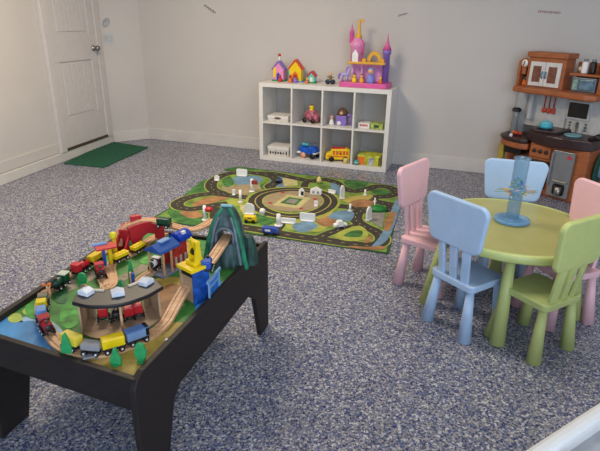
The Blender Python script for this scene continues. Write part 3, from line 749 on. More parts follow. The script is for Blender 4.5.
print_area([(160, 290), (170, 282), (182, 284), (184, 300), (176, 316), (164, 322), (158, 310)], 5)
print_area([(150, 284), (160, 278), (182, 278), (186, 286), (170, 284), (158, 290)], 4)
print_area([(200, 318), (206, 300), (222, 288), (240, 278), (246, 290), (226, 304), (210, 322)], 0)
print_area([(196, 330), (196, 306), (208, 290), (224, 282), (228, 296), (214, 306), (206, 322)], 1)
print_area([(100, 288), (114, 279), (136, 268), (146, 262), (150, 268), (130, 278), (110, 288)], 9)
print_area([(62, 286), (80, 276), (98, 270), (100, 276), (84, 284), (68, 292)], 9)
print_area([(8, 320), (12, 314), (20, 314), (22, 320), (14, 323)], 7); print_area([(22, 312), (27, 308), (32, 312), (28, 316)], 7)
print_area([(27, 316), (26, 306), (33, 304), (37, 312), (35, 319)], 6); print_area([(60, 322), (62, 309), (70, 306), (79, 312), (78, 324), (68, 329)], 6)
print_area([(54, 300), (52, 290), (58, 284), (68, 290), (66, 302), (60, 304)], 8); print_area([(78, 300), (82, 294), (92, 292), (98, 298), (88, 303)], 7)
print_area([(76, 284), (80, 276), (88, 280), (86, 287)], 6); print_area([(112, 294), (114, 284), (122, 280), (128, 290), (122, 296)], 8)
print_area([(140, 262), (150, 256), (158, 260), (152, 266)], 6); print_area([(232, 292), (236, 280), (246, 276), (248, 286), (240, 294)], 6)
o = bd.build('play_board', bmats, TT, merge=False)
o.data.transform(Matrix.Translation(-T0))

# ---- wooden tracks
TRK = 'wooden train tracks on the train table'
ths = .011; hw = .021
sec = [(-hw, 0), (-hw, ths), (-.0125, ths), (-.0125, ths-.003), (-.0075, ths-.003), (-.0075, ths), (.0075, ths), (.0075, ths-.003), (.0125, ths-.003), (.0125, ths), (hw, ths), (hw, 0)]
def track(pts, label, name='wooden_track', w=1.0):
    """pts: (px, py, z of underside)"""
    p = smooth_path([at(a, b, z) for a, b, z in pts], 5)
    tag(MB().sweep(p, [(x*w, y) for x, y in sec]).build(name, beech, origin=p[0]), label, 'toy track', TRK)
    return p
B = BZ+.0012
track([(49, 291, B), (42, 303, B), (42, 318, B), (49, 333, B)], 'curved wooden track under the red engine train at the left pond')
track([(49, 333, B), (58, 345, B), (72, 353, B), (88, 355, B)], 'curved wooden track rounding the pond under the pale yellow wagon')
track([(88, 355, B), (106, 354, B), (124, 349, B), (138, 343, B)], 'wooden track in front of the roundhouse under the grey and yellow wagons')
track([(138, 343, B), (152, 336, B), (164, 326, B+.002), (170, 317, B+.008), (178, 302, B+.028), (186, 289, B+.048), (197, 278, B+.075), (206, 268, B+.098)], 'wooden ramp track climbing into the tower with the yellow crane')
track([(206, 268, B+.098), (213, 259, B+.107), (221, 247, B+.116), (228, 236, B+.122)], 'wooden track leading from the crane tower into the mountain tunnel')
track([(53, 291, B), (63, 281, B), (75, 273, B), (87, 265, B)], 'straight wooden track under the dark green engine by the left rim')
track([(87, 265, B), (97, 258, B), (107, 251, B), (114, 244, B)], 'wooden track under the yellow and red train by the left rim')
track([(118, 247, B+.02), (119, 235, B+.06), (127, 226.5, B+.095), (140, 221.5, B+.112)], 'wooden track climbing onto the red arch bridge')
track([(140, 221.5, B+.112), (152, 221.5, B+.112), (163, 224, B+.112), (176, 228, B+.112)], 'wooden track under the green wagon on the red arch bridge')
track([(176, 228, B+.112), (190, 231, B+.112), (202, 228, B+.112), (213, 221, B+.112)], 'wooden track curving from the bridge to the mountain top')
track([(166, 234, B), (152, 240, B), (140, 250, B), (127, 257, B)], 'wooden track under the rear yellow wagon below the red bridge')
track([(127, 257, B), (117, 261, B), (111, 268, B), (112, 278, B)], 'curved wooden track in front of the small red roofed stop')
track([(112, 278, B), (112, 286, B), (104, 293, B), (101, 303, B)], 'short wooden track running into the back of the roundhouse')
track([(160, 269, B), (146, 277, B), (134, 288, B), (126, 298, B)], 'straight wooden track between the blue roofed station and the roundhouse')
track([(101, 268, B), (102, 278, B), (106, 288, B), (102, 300, B)], 'wooden track under the single red engine')
track([(176, 238, B), (184, 246, B), (190, 256, B)], 'short wooden track behind the blue roofed station')

# ---- trains
def axis_pts(a, b, z):
    A_ = at(a[0], a[1], z); B_ = at(b[0], b[1], z); return (A_+B_)/2, math.atan2((B_-A_).y, (B_-A_).x), (B_-A_).length
def wagon(a, b, z, m, label, kind='wagon', L=None, name=None, m2=None, H=.034, group=None, roof=None):
    """toy rail vehicle from tail point a to nose point b (photo points at wheel height z)"""
    c, yaw, l_ = axis_pts(a, b, z); L = L or l_
    t = thing(name or ('toy_train_engine' if kind == 'engine' else 'toy_train_wagon'), c, yaw, label, 'toy train', group)
    W = .034
    MB().box((0, 0, .014), (L*.96, W*.8, .010), bevel=.003).build('chassis', black, t)
    if kind == 'engine':
        MB().lathe((-L*.05, 0, .031), [(.001, 0), (.013, .001), (.0145, .005), (.0145, L*.5), (.001, L*.5+.001)], n=18, axis=(1, 0, 0)).build('boiler', m, t)
        MB().box((-L*.27, 0, .032), (L*.36, W, .030), bevel=.004).build('cab', m2 or m, t)
        MB().box((-L*.27, 0, .049), (L*.42, W*1.08, .005), bevel=.002).build('cab_roof', roof or (black if m2 is None else m), t)
        MB().cone((L*.3, 0, .04), (L*.3, 0, .052), .005, .007, 12).build('chimney', black, t)
        MB().lathe((L*.45, 0, .031), [(.012, 0), (.012, .002), (.001, .003)], n=14, axis=(1, 0, 0)).build('engine_front', mat('engine_front_dark', (52, 50, 52), .4), t)
    elif kind == 'flat':
        MB().box((0, 0, .021), (L*.92, W, .006), bevel=.002).build('deck', m, t)
        b = MB(); b.box((0, 0, .034), (L*.7, W*.8, .02), bevel=.006); b.build('load', m2 or m, t)
    elif kind == 'hopper':
        MB().prism([(-L*.46, .02), (L*.46, .02), (L*.48, H+.018), (-L*.48, H+.018)], -W/2, W/2, UP, bevel=.003).build('body', m, t)
        mb = MB()
        for k in (-1, 0, 1): mb.ball((k*L*.26, 0, H+.018), L*.15, sz=.6)
        mb.build('load', m2 or m, t)
    else:
        MB().box((0, 0, .019+H/2), (L*.94, W, H), bevel=.004).build('body', m, t)
        if m2: MB().box((0, 0, .019+H), (L*.98, W*1.06, .005), bevel=.002).build('roof', m2, t)
    n = 3 if kind == 'engine' and L > .06 else 2
    for k in range(n):
        x = L*(.3-.6*k/(n-1))
        for y in (-W/2-.001, W/2+.001): 
            w_ = MB().lathe(Vector((x, y-.003, .0095)), [(.0095, 0), (.0095, .006), (.001, .006)], n=14, axis=(0, 1, 0)); w_ = w_.build('wheel', black, t)
            MB().lathe(Vector((x, y+(.0032 if y > 0 else -.0042), .0095)), [(.004, 0), (.004, .001), (.001, .001)], n=10, axis=(0, 1, 0)).build('wheel_hub', whitep, w_)
    MB().cone((L*.5-.004, 0, .015), (L*.5+.004, 0, .015), .004, .004, 10).build('coupling', steel, t)
    return t
Z1 = BZ+.0012+ths-.0006
wagon((64, 344), (82, 351), Z1, mat('pale_yellow_wagon', (226, 204, 66), .4), 'pale yellow covered wagon last of the front train beside the pond', L=.074, H=.032)
wagon((84, 352.5), (102, 354), Z1, mat('grey_wagon', (150, 150, 152), .35), 'grey tank wagon between two yellow wagons in front of the roundhouse', L=.066, H=.022)
wagon((104, 353), (124, 347.5), Z1, yellow, 'bright yellow wagon coupled behind the blue engine', L=.074, H=.034)
t = wagon((127, 346), (148, 338), Z1, mat('engine_blue', (120, 148, 188), .35), 'light blue boxy engine leading the front train', 'wagon', L=.078, H=.032, name='toy_train_engine', m2=mat('engine_roof_blue', (84, 118, 172), .35))
MB().box((.03, 0, .038), (.014, .036, .034), bevel=.004).build('cab', black, t)
wagon((44.5, 302), (44, 308), Z1, mat('wagon_grey_tan', (118, 116, 96), .4), 'grey-brown wagon at the tail of the left train', L=.034, H=.028)
wagon((43.2, 309), (42.5, 314), Z1, yellow, 'small yellow wagon of the left train', L=.03, H=.03)
wagon((42.3, 315.5), (43, 324), Z1, lblue, 'small blue wagon behind the red engine at the pond', L=.042, H=.03)
wagon((43.5, 325), (51, 338), Z1, mat('engine_red', (170, 28, 38), .3), 'red engine heading round the pond at the left of the table', 'engine', L=.075, m2=mat('cab_dark_red', (120, 20, 30), .3))
wagon((69, 281), (53, 293), Z1, dgreen, 'dark green engine with pale roof by the left rim', 'engine', L=.09, m2=dgreen, roof=mat('pale_cab_roof', (190, 204, 186), .5))
wagon((74, 277), (89, 268), Z1, red, 'red engine on the track along the left rim', 'engine', L=.085, m2=red)
wagon((90, 267), (102, 259), Z1, yellow, 'yellow wagon right of the red engine along the left rim', L=.075, H=.026)
wagon((113, 264), (128, 257), Z1, yellow, 'yellow hopper wagon nearer the small red roofed stop', 'hopper', L=.078, H=.018)
wagon((131, 256), (146, 247), Z1, yellow, 'yellow hopper wagon under the red arch bridge', 'hopper', L=.08, H=.018)
wagon((98, 268), (104, 284), Z1, red, 'single red engine nosing towards the roundhouse', 'engine', L=.07, m2=red)
wagon((158, 226.5), (171, 228), BZ+.122, dgreen, 'dark green wagon crossing the red arch bridge', L=.065, H=.026)
wagon((205, 277), (210, 264), BZ+.112, blue, 'blue engine with white front on the high track beside the crane', 'engine', L=.066, m2=blue)
wagon((160, 266), (151, 272), Z1, whitep, 'small white and black engine leaving the blue roofed station', 'engine', L=.05, m2=mat('maroon', (90, 30, 50), .4))
# ---- roundhouse with curved black roof
RHz = .126
fl = [at(*p, BZ) for p in ((83, 335), (98, 339.5), (124, 338), (147, 329.5), (161, 320))]
fr = smooth_path(fl, 5)
RHc = (fl[0]+fl[-1])/2; 
axis = (fl[-1]-fl[0]).normalized(); back = Vector((-axis.y, axis.x, 0))
if back.y < 0: back = -back
RH = thing('roundhouse', Vector((RHc.x, RHc.y, BZ)), 0, 'wooden engine roundhouse with a curved black roof and three pale skylights', 'toy building')
O3 = Vector((RHc.x, RHc.y, BZ))
DB = .128
rear = [p+back*DB for p in fr]
cen = (fr[len(fr)//2])
rr = []
for i, p in enumerate(fr):
    s_ = (i/(len(fr)-1)-.5)*2; rr.append(p+back*(DB-.012*(1-s_*s_))-axis*s_*.022)
MB().prism([((p-O3).x, (p-O3).y) for p in fr]+[((p-O3).x, (p-O3).y) for p in rr[::-1]], .0015, .006).build('floor_plate', mdf, RH)
def thin_wall(a, b, z0, z1, th, m, name):
    d = (b-a).normalized(); n = Vector((-d.y, d.x, 0))*th/2; q = [a+n, b+n, b-n, a-n]
    return MB().prism([((p-O3).x, (p-O3).y) for p in q], z0, z1).build(name, m, RH)
thin_wall(fr[0], rr[0], .006, RHz, .006, mdf, 'end_wall'); thin_wall(fr[-1], rr[-1], .006, RHz, .006, mdf, 'end_wall')
# rear wall with openings kept as short piers
nR = len(rr)-1
for (i0, i1) in ((0, 4), (8, 9), (13, 14), (17, nR)):
    if i1 > i0: thin_wall(rr[i0], rr[min(i1, nR)], .006, RHz, .006, mdf, 'rear_pier')
cyr = fr[len(fr)//2]
MB().cone(cyr-O3+Vector((0, 0, .006))+back*.006, cyr-O3+Vector((0, 0, RHz))+back*.006, .0045, .0045, 12).build('post', beech, RH)
ov = [p-back*.016+axis*((i/(len(fr)-1)-.5)*2)*.016 for i, p in enumerate(fr)]
ovr = [p+axis*((i/(len(fr)-1)-.5)*2)*.006-back*.02 for i, p in enumerate(rr)]
MB().prism([((p-O3).x, (p-O3).y) for p in ov]+[((p-O3).x, (p-O3).y) for p in ovr[::-1]], RHz, RHz+.014, bevel=.003).build('roof', mat('roof_black', (30, 28, 30), .4), RH)
for i in (3, 10, 17):
    p = fr[i].lerp(rr[i], .42)-O3; a_ = math.atan2((fr[min(i+1, nR)]-fr[i-1]).y, (fr[min(i+1, nR)]-fr[i-1]).x)
    MB().prism([(-.021, 0), (.021, 0), (.021, .014), (0.0, .022), (-.021, .014)], -.018, .018, Matrix.Translation(p+Vector((0, 0, RHz+.0135))) @ Matrix.Rotation(a_, 4, 'Z') @ UP, bevel=.003).build('skylight', mat('skylight_white', (216, 222, 232), .4), RH)
for i in (6, 14):
    p = fr[i].lerp(rr[i], .7)-O3; a_ = math.atan2((fr[i+1]-fr[i-1]).y, (fr[i+1]-fr[i-1]).x)
    MB().box(p+Vector((0, 0, RHz+.017)), (.045, .008, .006), rz=a_).build('roof_strip', mat('strip_cream', (206, 198, 176), .5), RH)
# engines waiting inside
ZR = BZ+.006
wagon((104, 322), (104, 317), ZR, red, 'red wagon inside the roundhouse left of the black engine', L=.04, H=.036)
t = wagon((117, 316), (117, 323), ZR, black, 'black engine facing out of the roundhouse', 'engine', L=.055, m2=black)
wagon((129, 317), (130, 321), ZR, red, 'red wagon inside the roundhouse right behind the centre post', L=.04, H=.036)
wagon((138, 314), (139, 318), ZR, red, 'red wagon furthest right inside the roundhouse', L=.04, H=.036)

# ---- small red roofed stop
p = at(108, 266, BZ); S = thing('signal_stop', (p.x, p.y, BZ), R(30), 'small stop with a flat red roof on blue and yellow posts', 'toy building')
MB().box((0, 0, .092), (.085, .06, .009), bevel=.002).build('roof', mat('stop_red', (204, 52, 50), .4), S)
MB().box((-.012, -.008, .046), (.012, .02, .084)).build('blue_post', blue, S)
MB().box((.014, -.002, .046), (.014, .02, .084)).build('yellow_post', yellow, S)
MB().box((0, 0, .004), (.05, .05, .006)).build('base', mdf, S)
MB().box((-.02, .02, .1), (.06, .02, .006)).build('roof_strip', lblue, S)
p = at(116, 258, BZ); S = thing('yellow_signal', (p.x, p.y, BZ), 0, 'yellow bulb topped signal beside the red bridge', 'toy signal')
MB().lathe((0, 0, 0), [(.013, 0), (.009, .06), (.008, .095), (.001, .097)]).build('signal_post', yellow, S)
MB().ball((0, 0, .108), .018).build('signal_head', mat('signal_yellow', (226, 214, 40), .35), S)

# ---- red arch bridge
c1 = at(130, 247.5, BZ); c2 = at(163.5, 241, BZ); c1.z = c2.z = BZ
yb = math.atan2((c2-c1).y, (c2-c1).x); LB = (c2-c1).length
Bg = thing('red_arch_bridge', c1, yb, 'red arched toy railway bridge at the far left corner of the train table', 'toy bridge')
def arch_side(y):
    rad = .040; cx = LB*.56; pts = [(0, 0), (cx-rad, 0)]
    for k in range(1, 12): pts.append((cx-rad*math.cos(math.pi*k/12), .026+rad*math.sin(math.pi*k/12)*1.05))
    pts += [(cx+rad, 0), (LB, 0), (LB, .08)]
    for k in range(7): pts.append((LB-(LB*.9)*k/6-.01, (.113)+.010*math.sin(math.pi*k/6)))
    pts += [(0, .092)]
    MB().prism(pts, -.004, .004, Matrix.Translation((0, y, 0)) @ UP, bevel=.001).build('arch_side', mat('bridge_red', (186, 34, 48), .4), Bg)
arch_side(-.03); arch_side(.03)
MB().box((LB*.5, 0, .1), (LB, .052, .008)).build('deck', mat('bridge_red', (186, 34, 48), .4), Bg)
MB().box((LB*.3, .034, .128), (.05, .022, .026), bevel=.003).build('tower_cap', mat('bridge_red', (186, 34, 48), .4), Bg)
a0 = at(119, 257, BZ); a1 = at(127, 248, BZ); a0.z = a1.z = BZ
Rp = thing('red_ramp', a0, math.atan2((a1-a0).y, (a1-a0).x), 'red sloping ramp support leading up to the arch bridge', 'toy bridge')
l_ = (a1-a0).length+.05
for y in (-.024, .024): MB().prism([(0, 0), (l_, 0), (l_, .108), (l_*.5, .075), (0, .02)], -.004, .004, Matrix.Translation((0, y, 0)) @ UP).build('ramp_side', mat('bridge_red', (186, 34, 48), .4), Rp)
MB().box((l_*.6, 0, .05), (.01, .045, .09)).build('cross_brace', mat('bridge_red', (186, 34, 48), .4), Rp)

# ---- station with blue roofs
p0 = at(161, 277, BZ); p1 = at(188, 262, BZ); p0.z = p1.z = BZ
St = thing('station_building', p0, math.atan2((p1-p0).y, (p1-p0).x), 'brick toy station with blue canopy roof and a blue barrel roof', 'toy building')
LS = (p1-p0).length
MB().prism([(-.01, -.025), (LS, -.025), (LS, .07), (-.01, .07)], 0, .01, bevel=.002).build('platform', mat('platform_grey', (128, 132, 150), .6), St)
brk = mat('brick_red', (190, 52, 38), .6, .2, 60)
b = MB(); b.box((LS*.70, .0, .062), (LS*.52, .012, .104)); b.box((LS*.70, .055, .062), (LS*.52, .012, .104)); b.build('brick_wall', brk, St)
for x in (.52, .70, .88):
    pts = [(-.006, 0), (.006, 0), (.006, .032)]+[(.006*math.cos(math.pi*k/6), .032+.007*math.sin(math.pi*k/6)) for k in range(1, 6)]+[(-.006, .032)]
    MB().prism(pts, -.001, .002, Matrix.Translation((LS*x, -.0075, .02)) @ UP).build('arched_window', mat('window_cream', (200, 190, 180), .5), St)
for x, y in ((.004, -.018), (.004, .06), (LS*.3, -.018)): MB().box((x, y, .06), (.007, .007, .102)).build('canopy_post', beech, St)
MB().prism([(-.046, 0), (-.042, .008), (0, .03), (.042, .008), (.046, 0)], -.016, LS*.62, Matrix.Translation((0, .02, .111)) @ Matrix.Rotation(R(90), 4, 'Z') @ Matrix.Rotation(R(90), 4, 'X'), bevel=.001).build('canopy_roof', mat('roof_blue', (36, 84, 160), .45, .1, 50), St)
MB().box((LS*.3, .02, .142), (LS*.32, .026, .006)).build('roof_ridge', lblue, St)
b = MB(); pts = [(-.034, 0)]+[(-.034*math.cos(math.pi*k/10), .034*math.sin(math.pi*k/10)) for k in range(1, 10)]+[(.034, 0)]
b.prism(pts, -.035, .04, Matrix.Translation((LS*.90, .02, .116)) @ Matrix.Rotation(R(90), 4, 'Z') @ Matrix.Rotation(R(90), 4, 'X')); b.build('barrel_roof', mat('deep_blue', (18, 60, 170), .35), St)
MB().box((LS*.9, .0, .147), (.018, .012, .012)).build('roof_plaque', whitep, St)

# ---- tower with the yellow crane
q0 = at(181, 298, BZ); q1 = at(195.5, 306, BZ); q2 = at(203, 294, BZ)
for q in (q0, q1, q2): q.z = BZ
ex = (q1-q0).normalized(); Wt = .074; Dt = .075
Tw = thing('crane_tower', (q0+q1)/2, math.atan2(ex.y, ex.x), 'tall railway tower with a yellow roof, plain front and blue side', 'toy building')
HT = .135
b = MB(); b.box((-Wt/2, Dt/2, HT/2), (.007, Dt, HT)); b.build('side_wall', mdf, Tw)
b = MB(); b.box((Wt/2, Dt/2, HT/2), (.007, Dt, HT)); b.build('side_wall', mat('tower_blue', (28, 84, 168), .45, .3, 40), Tw)
MB().box((0, .010, (HT-.028)/2), (Wt-.008, .006, HT-.028)).build('front_wall', mdf, Tw)
pts = [(-Wt/2+.008, .006), (Wt/2-.008, .006), (Wt/2-.008, .03), (-Wt/2+.008, .03)]
MB().prism(pts, -.003, .003, Matrix.Translation((0, .004, HT-.03)) @ UP).build('arch_lintel', black, Tw)
MB().box((0, Dt/2-.003, HT+.006), (Wt+.016, Dt+.012, .014), bevel=.002).build('roof', yellow, Tw)
Cr = thing('yellow_crane', (q0+q1)/2+Vector((-ex.y, ex.x, 0))*Dt*.6+Vector((0, 0, HT+.0135)), math.atan2(ex.y, ex.x), 'yellow toy crane with black winch standing on the tower roof', 'toy crane')
Cr.scale = (1.05, 1.05, 1.25)
MB().box((0, 0, .006), (.05, .05, .012), bevel=.002).build('crane_base', yellow, Cr)
for x in (-.016, .016): MB().prism([(-.016, 0), (.016, 0), (.006, .062), (-.006, .062)], -.004, .004, Matrix.Translation((x, 0, .01)) @ Matrix.Rotation(R(90), 4, 'Z') @ UP).build('crane_frame', yellow, Cr)
MB().box((0, 0, .068), (.046, .018, .01), bevel=.002).build('crane_head', yellow, Cr)
MB().cone((-.012, 0, .035), (.012, 0, .035), .011, .011, 16).build('winch', black, Cr)
MB().tube([(0, 0, .04), (.0, -.012, .085)], .004, 8).build('jib', yellow, Cr)

# ---- blue lift bridge beside the tower
r0 = at(209, 296, BZ); r0.z = BZ
Lb = thing('blue_trestle', r0, math.atan2((at(236,262,BZ)-r0).y, (at(236,262,BZ)-r0).x), 'blue and white trestle carrying the high track beside the waterfall print', 'toy bridge')
for y in (-.024, .024):
    b = MB()
    for x in (-.05, .05): b.box((x, y, .045), (.007, .006, .09))
    b.box((0, y, .092), (.13, .006, .012)); b.box((0, y, .06), (.1, .004, .006)); b.build('frame', mat('trestle_blue', (120, 160, 206), .4), Lb)
for y in (-.021, .021): MB().box((0, y, .04), (.10, .002, .07)).build('blue_panel', mat('panel_blue', (36, 120, 206), .4, .25, 30), Lb)

# ---- mountain tunnel
m0 = at(236, 262, BZ); m0.z = BZ
mr = [mat('mountain_rock', (66, 78, 82), .55, .35, 26), mat('mountain_green', (30, 116, 84), .5, .35, 20), mat('mountain_dark', (36, 44, 48), .6)]
dirm = at(206, 268, BZ+.1)-at(228, 236, BZ+.122); ym = math.atan2(dirm.y, dirm.x)+R(90)+R(4)
m0 = at(229, 262, BZ); m0.z = BZ
Mt = thing('mountain_tunnel', m0, ym, 'tall grey and green mountain tunnel at the far right corner of the table', 'toy mountain')
HM = .262; TB = .108
def loft(levels, n=36, noise=.004):
    b = MB(); vs = []; fs = []
    for (z, w, d, cx, cy) in levels:
        for k in range(n):
            t = 2*math.pi*k/n; c_ = math.cos(t); s_ = math.sin(t); e = .55
            x = math.copysign(abs(c_)**e, c_)*w/2; y = math.copysign(abs(s_)**e, s_)*d/2
            q = 1+noise/.06*math.sin(k*5.3+z*3)*.5
            vs.append((cx+x*q, cy+y*q, z))
    for i in range(len(levels)-1):
        for k in range(n): fs.append([i*n+k, i*n+(k+1) % n, (i+1)*n+(k+1) % n, (i+1)*n+k])
    fs.append(list(range(n))[::-1]); fs.append([(len(levels)-1)*n+k for k in range(n)])
    b._add(vs, fs, 0, False); return b
body = loft([(0, .185, .125, 0, 0), (.05, .172, .12, 0, 0), (.11, .15, .11, 0, .002), (.16, .13, .1, 0, .004), (.195, .112, .085, 0, .006), (.225, .090, .066, 0, .008), (.244, .07, .05, 0, .009), (.256, .05, .034, 0, .01), (HM, .03, .02, 0, .01)])
rock_m = bpy.data.materials.new('mountain_streaks'); rock_m.use_nodes = True
nt = rock_m.node_tree; bb = nt.nodes['Principled BSDF']; tcn = nt.nodes.new('ShaderNodeTexCoord'); mpn = nt.nodes.new('ShaderNodeMapping'); mpn.inputs['Scale'].default_value = (1, 1, .22)
nn = nt.nodes.new('ShaderNodeTexNoise'); nn.inputs['Scale'].default_value = 34; cr_ = nt.nodes.new('ShaderNodeValToRGB')
cr_.color_ramp.elements[0].position = .36; cr_.color_ramp.elements[0].color = (*lin((44, 52, 58)), 1); cr_.color_ramp.elements[1].position = .62; cr_.color_ramp.elements[1].color = (*lin((96, 110, 116)), 1)
q_ = cr_.color_ramp.elements.new(.5); q_.color = (*lin((58, 88, 84)), 1)
nt.links.new(tcn.outputs['Object'], mpn.inputs[0]); nt.links.new(mpn.outputs[0], nn.inputs['Vector']); nt.links.new(nn.outputs['Fac'], cr_.inputs[0]); nt.links.new(cr_.outputs[0], bb.inputs['Base Color']); bb.inputs['Roughness'].default_value = .5
rk = body.build('rock_body', rock_m, Mt)
cut = MB(); rad = .034
cut.prism([(rad, TB), (rad, TB+.035)]+[(rad*math.cos(math.pi*k/10), TB+.035+rad*math.sin(math.pi*k/10)) for k in range(1, 10)]+[(-rad, TB+.035), (-rad, TB)], -.2, .2, UP)
# two openings low in the flanks for the ground track
cut.prism([(-.03, -.01), (.03, -.01), (.03, .05), (.015, .072), (-.015, .072), (-.03, .05)], -.2, .02, Matrix.Translation((0, 0, 0)) @ UP)
co = cut.build('cutter', rock_m, Mt)
md = rk.modifiers.new('cut', 'BOOLEAN'); md.object = co; md.operation = 'DIFFERENCE'; md.solver = 'EXACT'
bpy.context.view_layer.update()
me2 = bpy.data.meshes.new_from_object(rk.evaluated_get(bpy.context.evaluated_depsgraph_get()))
rk.modifiers.clear(); rk.data = me2; bpy.data.objects.remove(co)
ridge_m = mat('mountain_green', (42, 80, 72), .5, .4, 34); edge_m = mat('rim_grey', (104, 118, 128), .5, .2, 30)
for s_ in (-1, 1):
    MB().tube(smooth_path([(s_*.090, -.056, 0), (s_*.078, -.056, .07), (s_*.064, -.052, .14), (s_*.051, -.046, .19), (s_*.034, -.034, .23), (s_*.014, -.018, .256)], 4), [.012]*9+[.010]*8+[.008]*4).build('rock_ridge', ridge_m, Mt)
    MB().tube(smooth_path([(s_*.072, -.066, 0), (s_*.062, -.065, .07), (s_*.050, -.060, .14), (s_*.043, -.054, .18), (s_*.026, -.040, .226)], 4), .007).build('pale_edge', edge_m, Mt)
b = MB(); rad = .038
b.tube([(rad, -.06, TB), (rad, -.058, TB+.02)]+[(rad*math.cos(R(a_)), -.054+.0*a_, TB+.035+rad*math.sin(R(a_))) for a_ in range(0, 181, 15)]+[(-rad, -.058, TB+.02), (-rad, -.06, TB)], .006); b.build('tunnel_rim', edge_m, Mt)
sr = MB(); sr.lathe((.088, .01, 0), [(.042, 0), (.038, .05), (.030, .10), (.02, .125), (.001, .13)], n=9, smooth=False); sr.build('side_rock', mat('side_rock_green', (30, 66, 56), .6, .4, 30), Mt)
MB().box((0, 0, HM+.002), (.05, .02, .008), bevel=.002).build('summit_plate', mat('aqua_strip', (120, 180, 190), .5), Mt)

# ---- wooden trees and little extras on the board
tg = mat('tree_green', (44, 156, 92), .55, .1, 30)
def tree(px_, py_, h, w, label, shape='pine', post=None):
    p = at(px_, py_, BZ); t = thing('wooden_tree', (p.x, p.y, BZ+.0018), R(-5), label, 'toy tree', 'green wooden trees on the train table')
    if shape == 'pine': pts = [(-w/2, 0), (w/2, 0), (w*.5, h*.35), (w*.3, h*.62), (w*.12, h*.94), (0, h), (-w*.12, h*.94), (-w*.3, h*.62), (-w*.5, h*.35)]
    else: pts = [(-w*.18, 0), (w*.18, 0), (w*.45, h*.3), (w*.5, h*.55), (w*.3, h*.9), (0, h), (-w*.3, h*.9), (-w*.5, h*.55), (-w*.45, h*.3)]
    MB().prism(pts, -.006, .006, UP, bevel=.002).build('tree_crown', tg, t)
    MB().box((0, 0, .003), (w*.5, .026, .006)).build('tree_foot', tg, t)
tree(68, 355.5, .082, .036, 'pointed green wooden tree at the near end of the pond')
tree(116.5, 365, .062, .034, 'small pointed green wooden tree in front of the yellow wagon')
tree(141.5, 362, .07, .038, 'rounded green wooden tree in front of the blue engine', 'round')
tree(132, 281, .09, .024, 'slim tall green wooden tree behind the roundhouse')
tree(121, 294, .06, .03, 'pointed green tree just behind the roundhouse roof')
tree(131, 251, .05, .022, 'small dark green tree in front of the red bridge')
tree(83, 283, .045, .04, 'small green tree at the left rim by the red engine', 'round')
p = at(134, 286, BZ); t = thing('wooden_signpost', (p.x, p.y, BZ+.0018), R(10), 'small blue and tan wooden signpost beside the slim green tree', 'toy sign')
MB().box((0, 0, .028), (.012, .01, .056)).build('sign_board', blue, t); MB().box((-.009, 0, .03), (.006, .012, .06)).build('sign_edge', beech, t)
p = at(50, 303, BZ); t = thing('wooden_signpost', (p.x, p.y, BZ+.0018), R(10), 'thin tan wooden post right of the left train', 'toy sign')
MB().box((0, 0, .04), (.006, .008, .08)).build('sign_post', beech, t); MB().box((0, 0, .076), (.03, .008, .008)).build('sign_arm', orange, t)
p = at(91, 360, BZ); t = thing('toy_bench', (p.x, p.y, BZ+.0018), R(25), 'small grey stone bench in front of the grey wagon', 'toy bench')
MB().box((0, 0, .013), (.045, .02, .006), bevel=.002).build('bench_seat', greyp, t)
for x in (-.016, .016): MB().box((x, 0, .005), (.006, .018, .01)).build('bench_leg', greyp, t)
p = at(167, 345, BZ); t = thing('toy_figure', (p.x, p.y, BZ+.0018), 0, 'tiny white and green toy figure near the right rim of the train table', 'toy figure')
MB().lathe((0, 0, 0), [(.009, 0), (.008, .012), (.001, .014)]).build('body', dgreen, t); MB().ball((0, 0, .017), .006).build('head', whitep, t)

# ------------------------------------------------------------------ play kitchen
K = thing('play_kitchen', (2.190, 4.281, 0), R(-52), 'brown and white toy kitchen with dark counter and silver door', 'play kitchen')
def kb(x0, x1, y0, y1, z0, z1, m, name, bev=.006, par=K): return bx(x0, x1, y0, y1, z0, z1).build(name, m, par, bevel=bev)
# base
kb(-.33, .19, .07, .42, 0, .46, kwood, 'base_cabinet', .015)
kb(-.36, -.14, .03, .1, .0, .05, kwood, 'base_plinth')
b = MB(); b.prism(rounded(.185, .40, .012, y0=.03), -.012, .012, Matrix.Translation((.0, .05, 0)) @ UP, bevel=.004); dd_ = b.build('cooler_door', silver, K)
MB().box((-.085, .028, .27), (.016, .022, .28), bevel=.006).build('door_handle', greyp, dd_)
MB().box((.008, .034, .17), (.13, .012, .012), bevel=.004).build('dispenser_shelf', steel, dd_)
MB().prism(rounded(.1, .1, .02, y0=.05), -.004, .004, Matrix.Translation((.01, .035, 0)) @ UP).build('dispenser_recess', black, dd_)
MB().lathe((.01, .03, .055), [(.026, 0), (.03, .01), (.03, .075), (.026, .075), (.024, .01), (.001, .01)]).build('dispenser_cup', steel, dd_)
MB().prism([(-.025, 0), (.025, 0), (.022, .014), (.0, .03), (-.012, .02)], -.001, .001, Matrix.Translation((.05, .036, .375)) @ UP).build('red_sticker', mat('sticker_red', (200, 50, 66), .5), dd_)
od = kb(-.31, -.125, .05, .075, .06, .31, mat('oven_glass', (46, 38, 36), .25, .2, 12), 'oven_door')
kb(-.30, -.135, .03, .05, .275, .29, steel, 'oven_handle', .004, od)
kb(-.31, -.125, .052, .075, .335, .44, kwood, 'knob_panel', .004)
for x in (-.27, -.215, -.16): MB().lathe((x, .052, .39), [(.018, 0), (.016, .012), (.001, .013)], axis=(0, -1, 0)).build('knob', kdark, K)
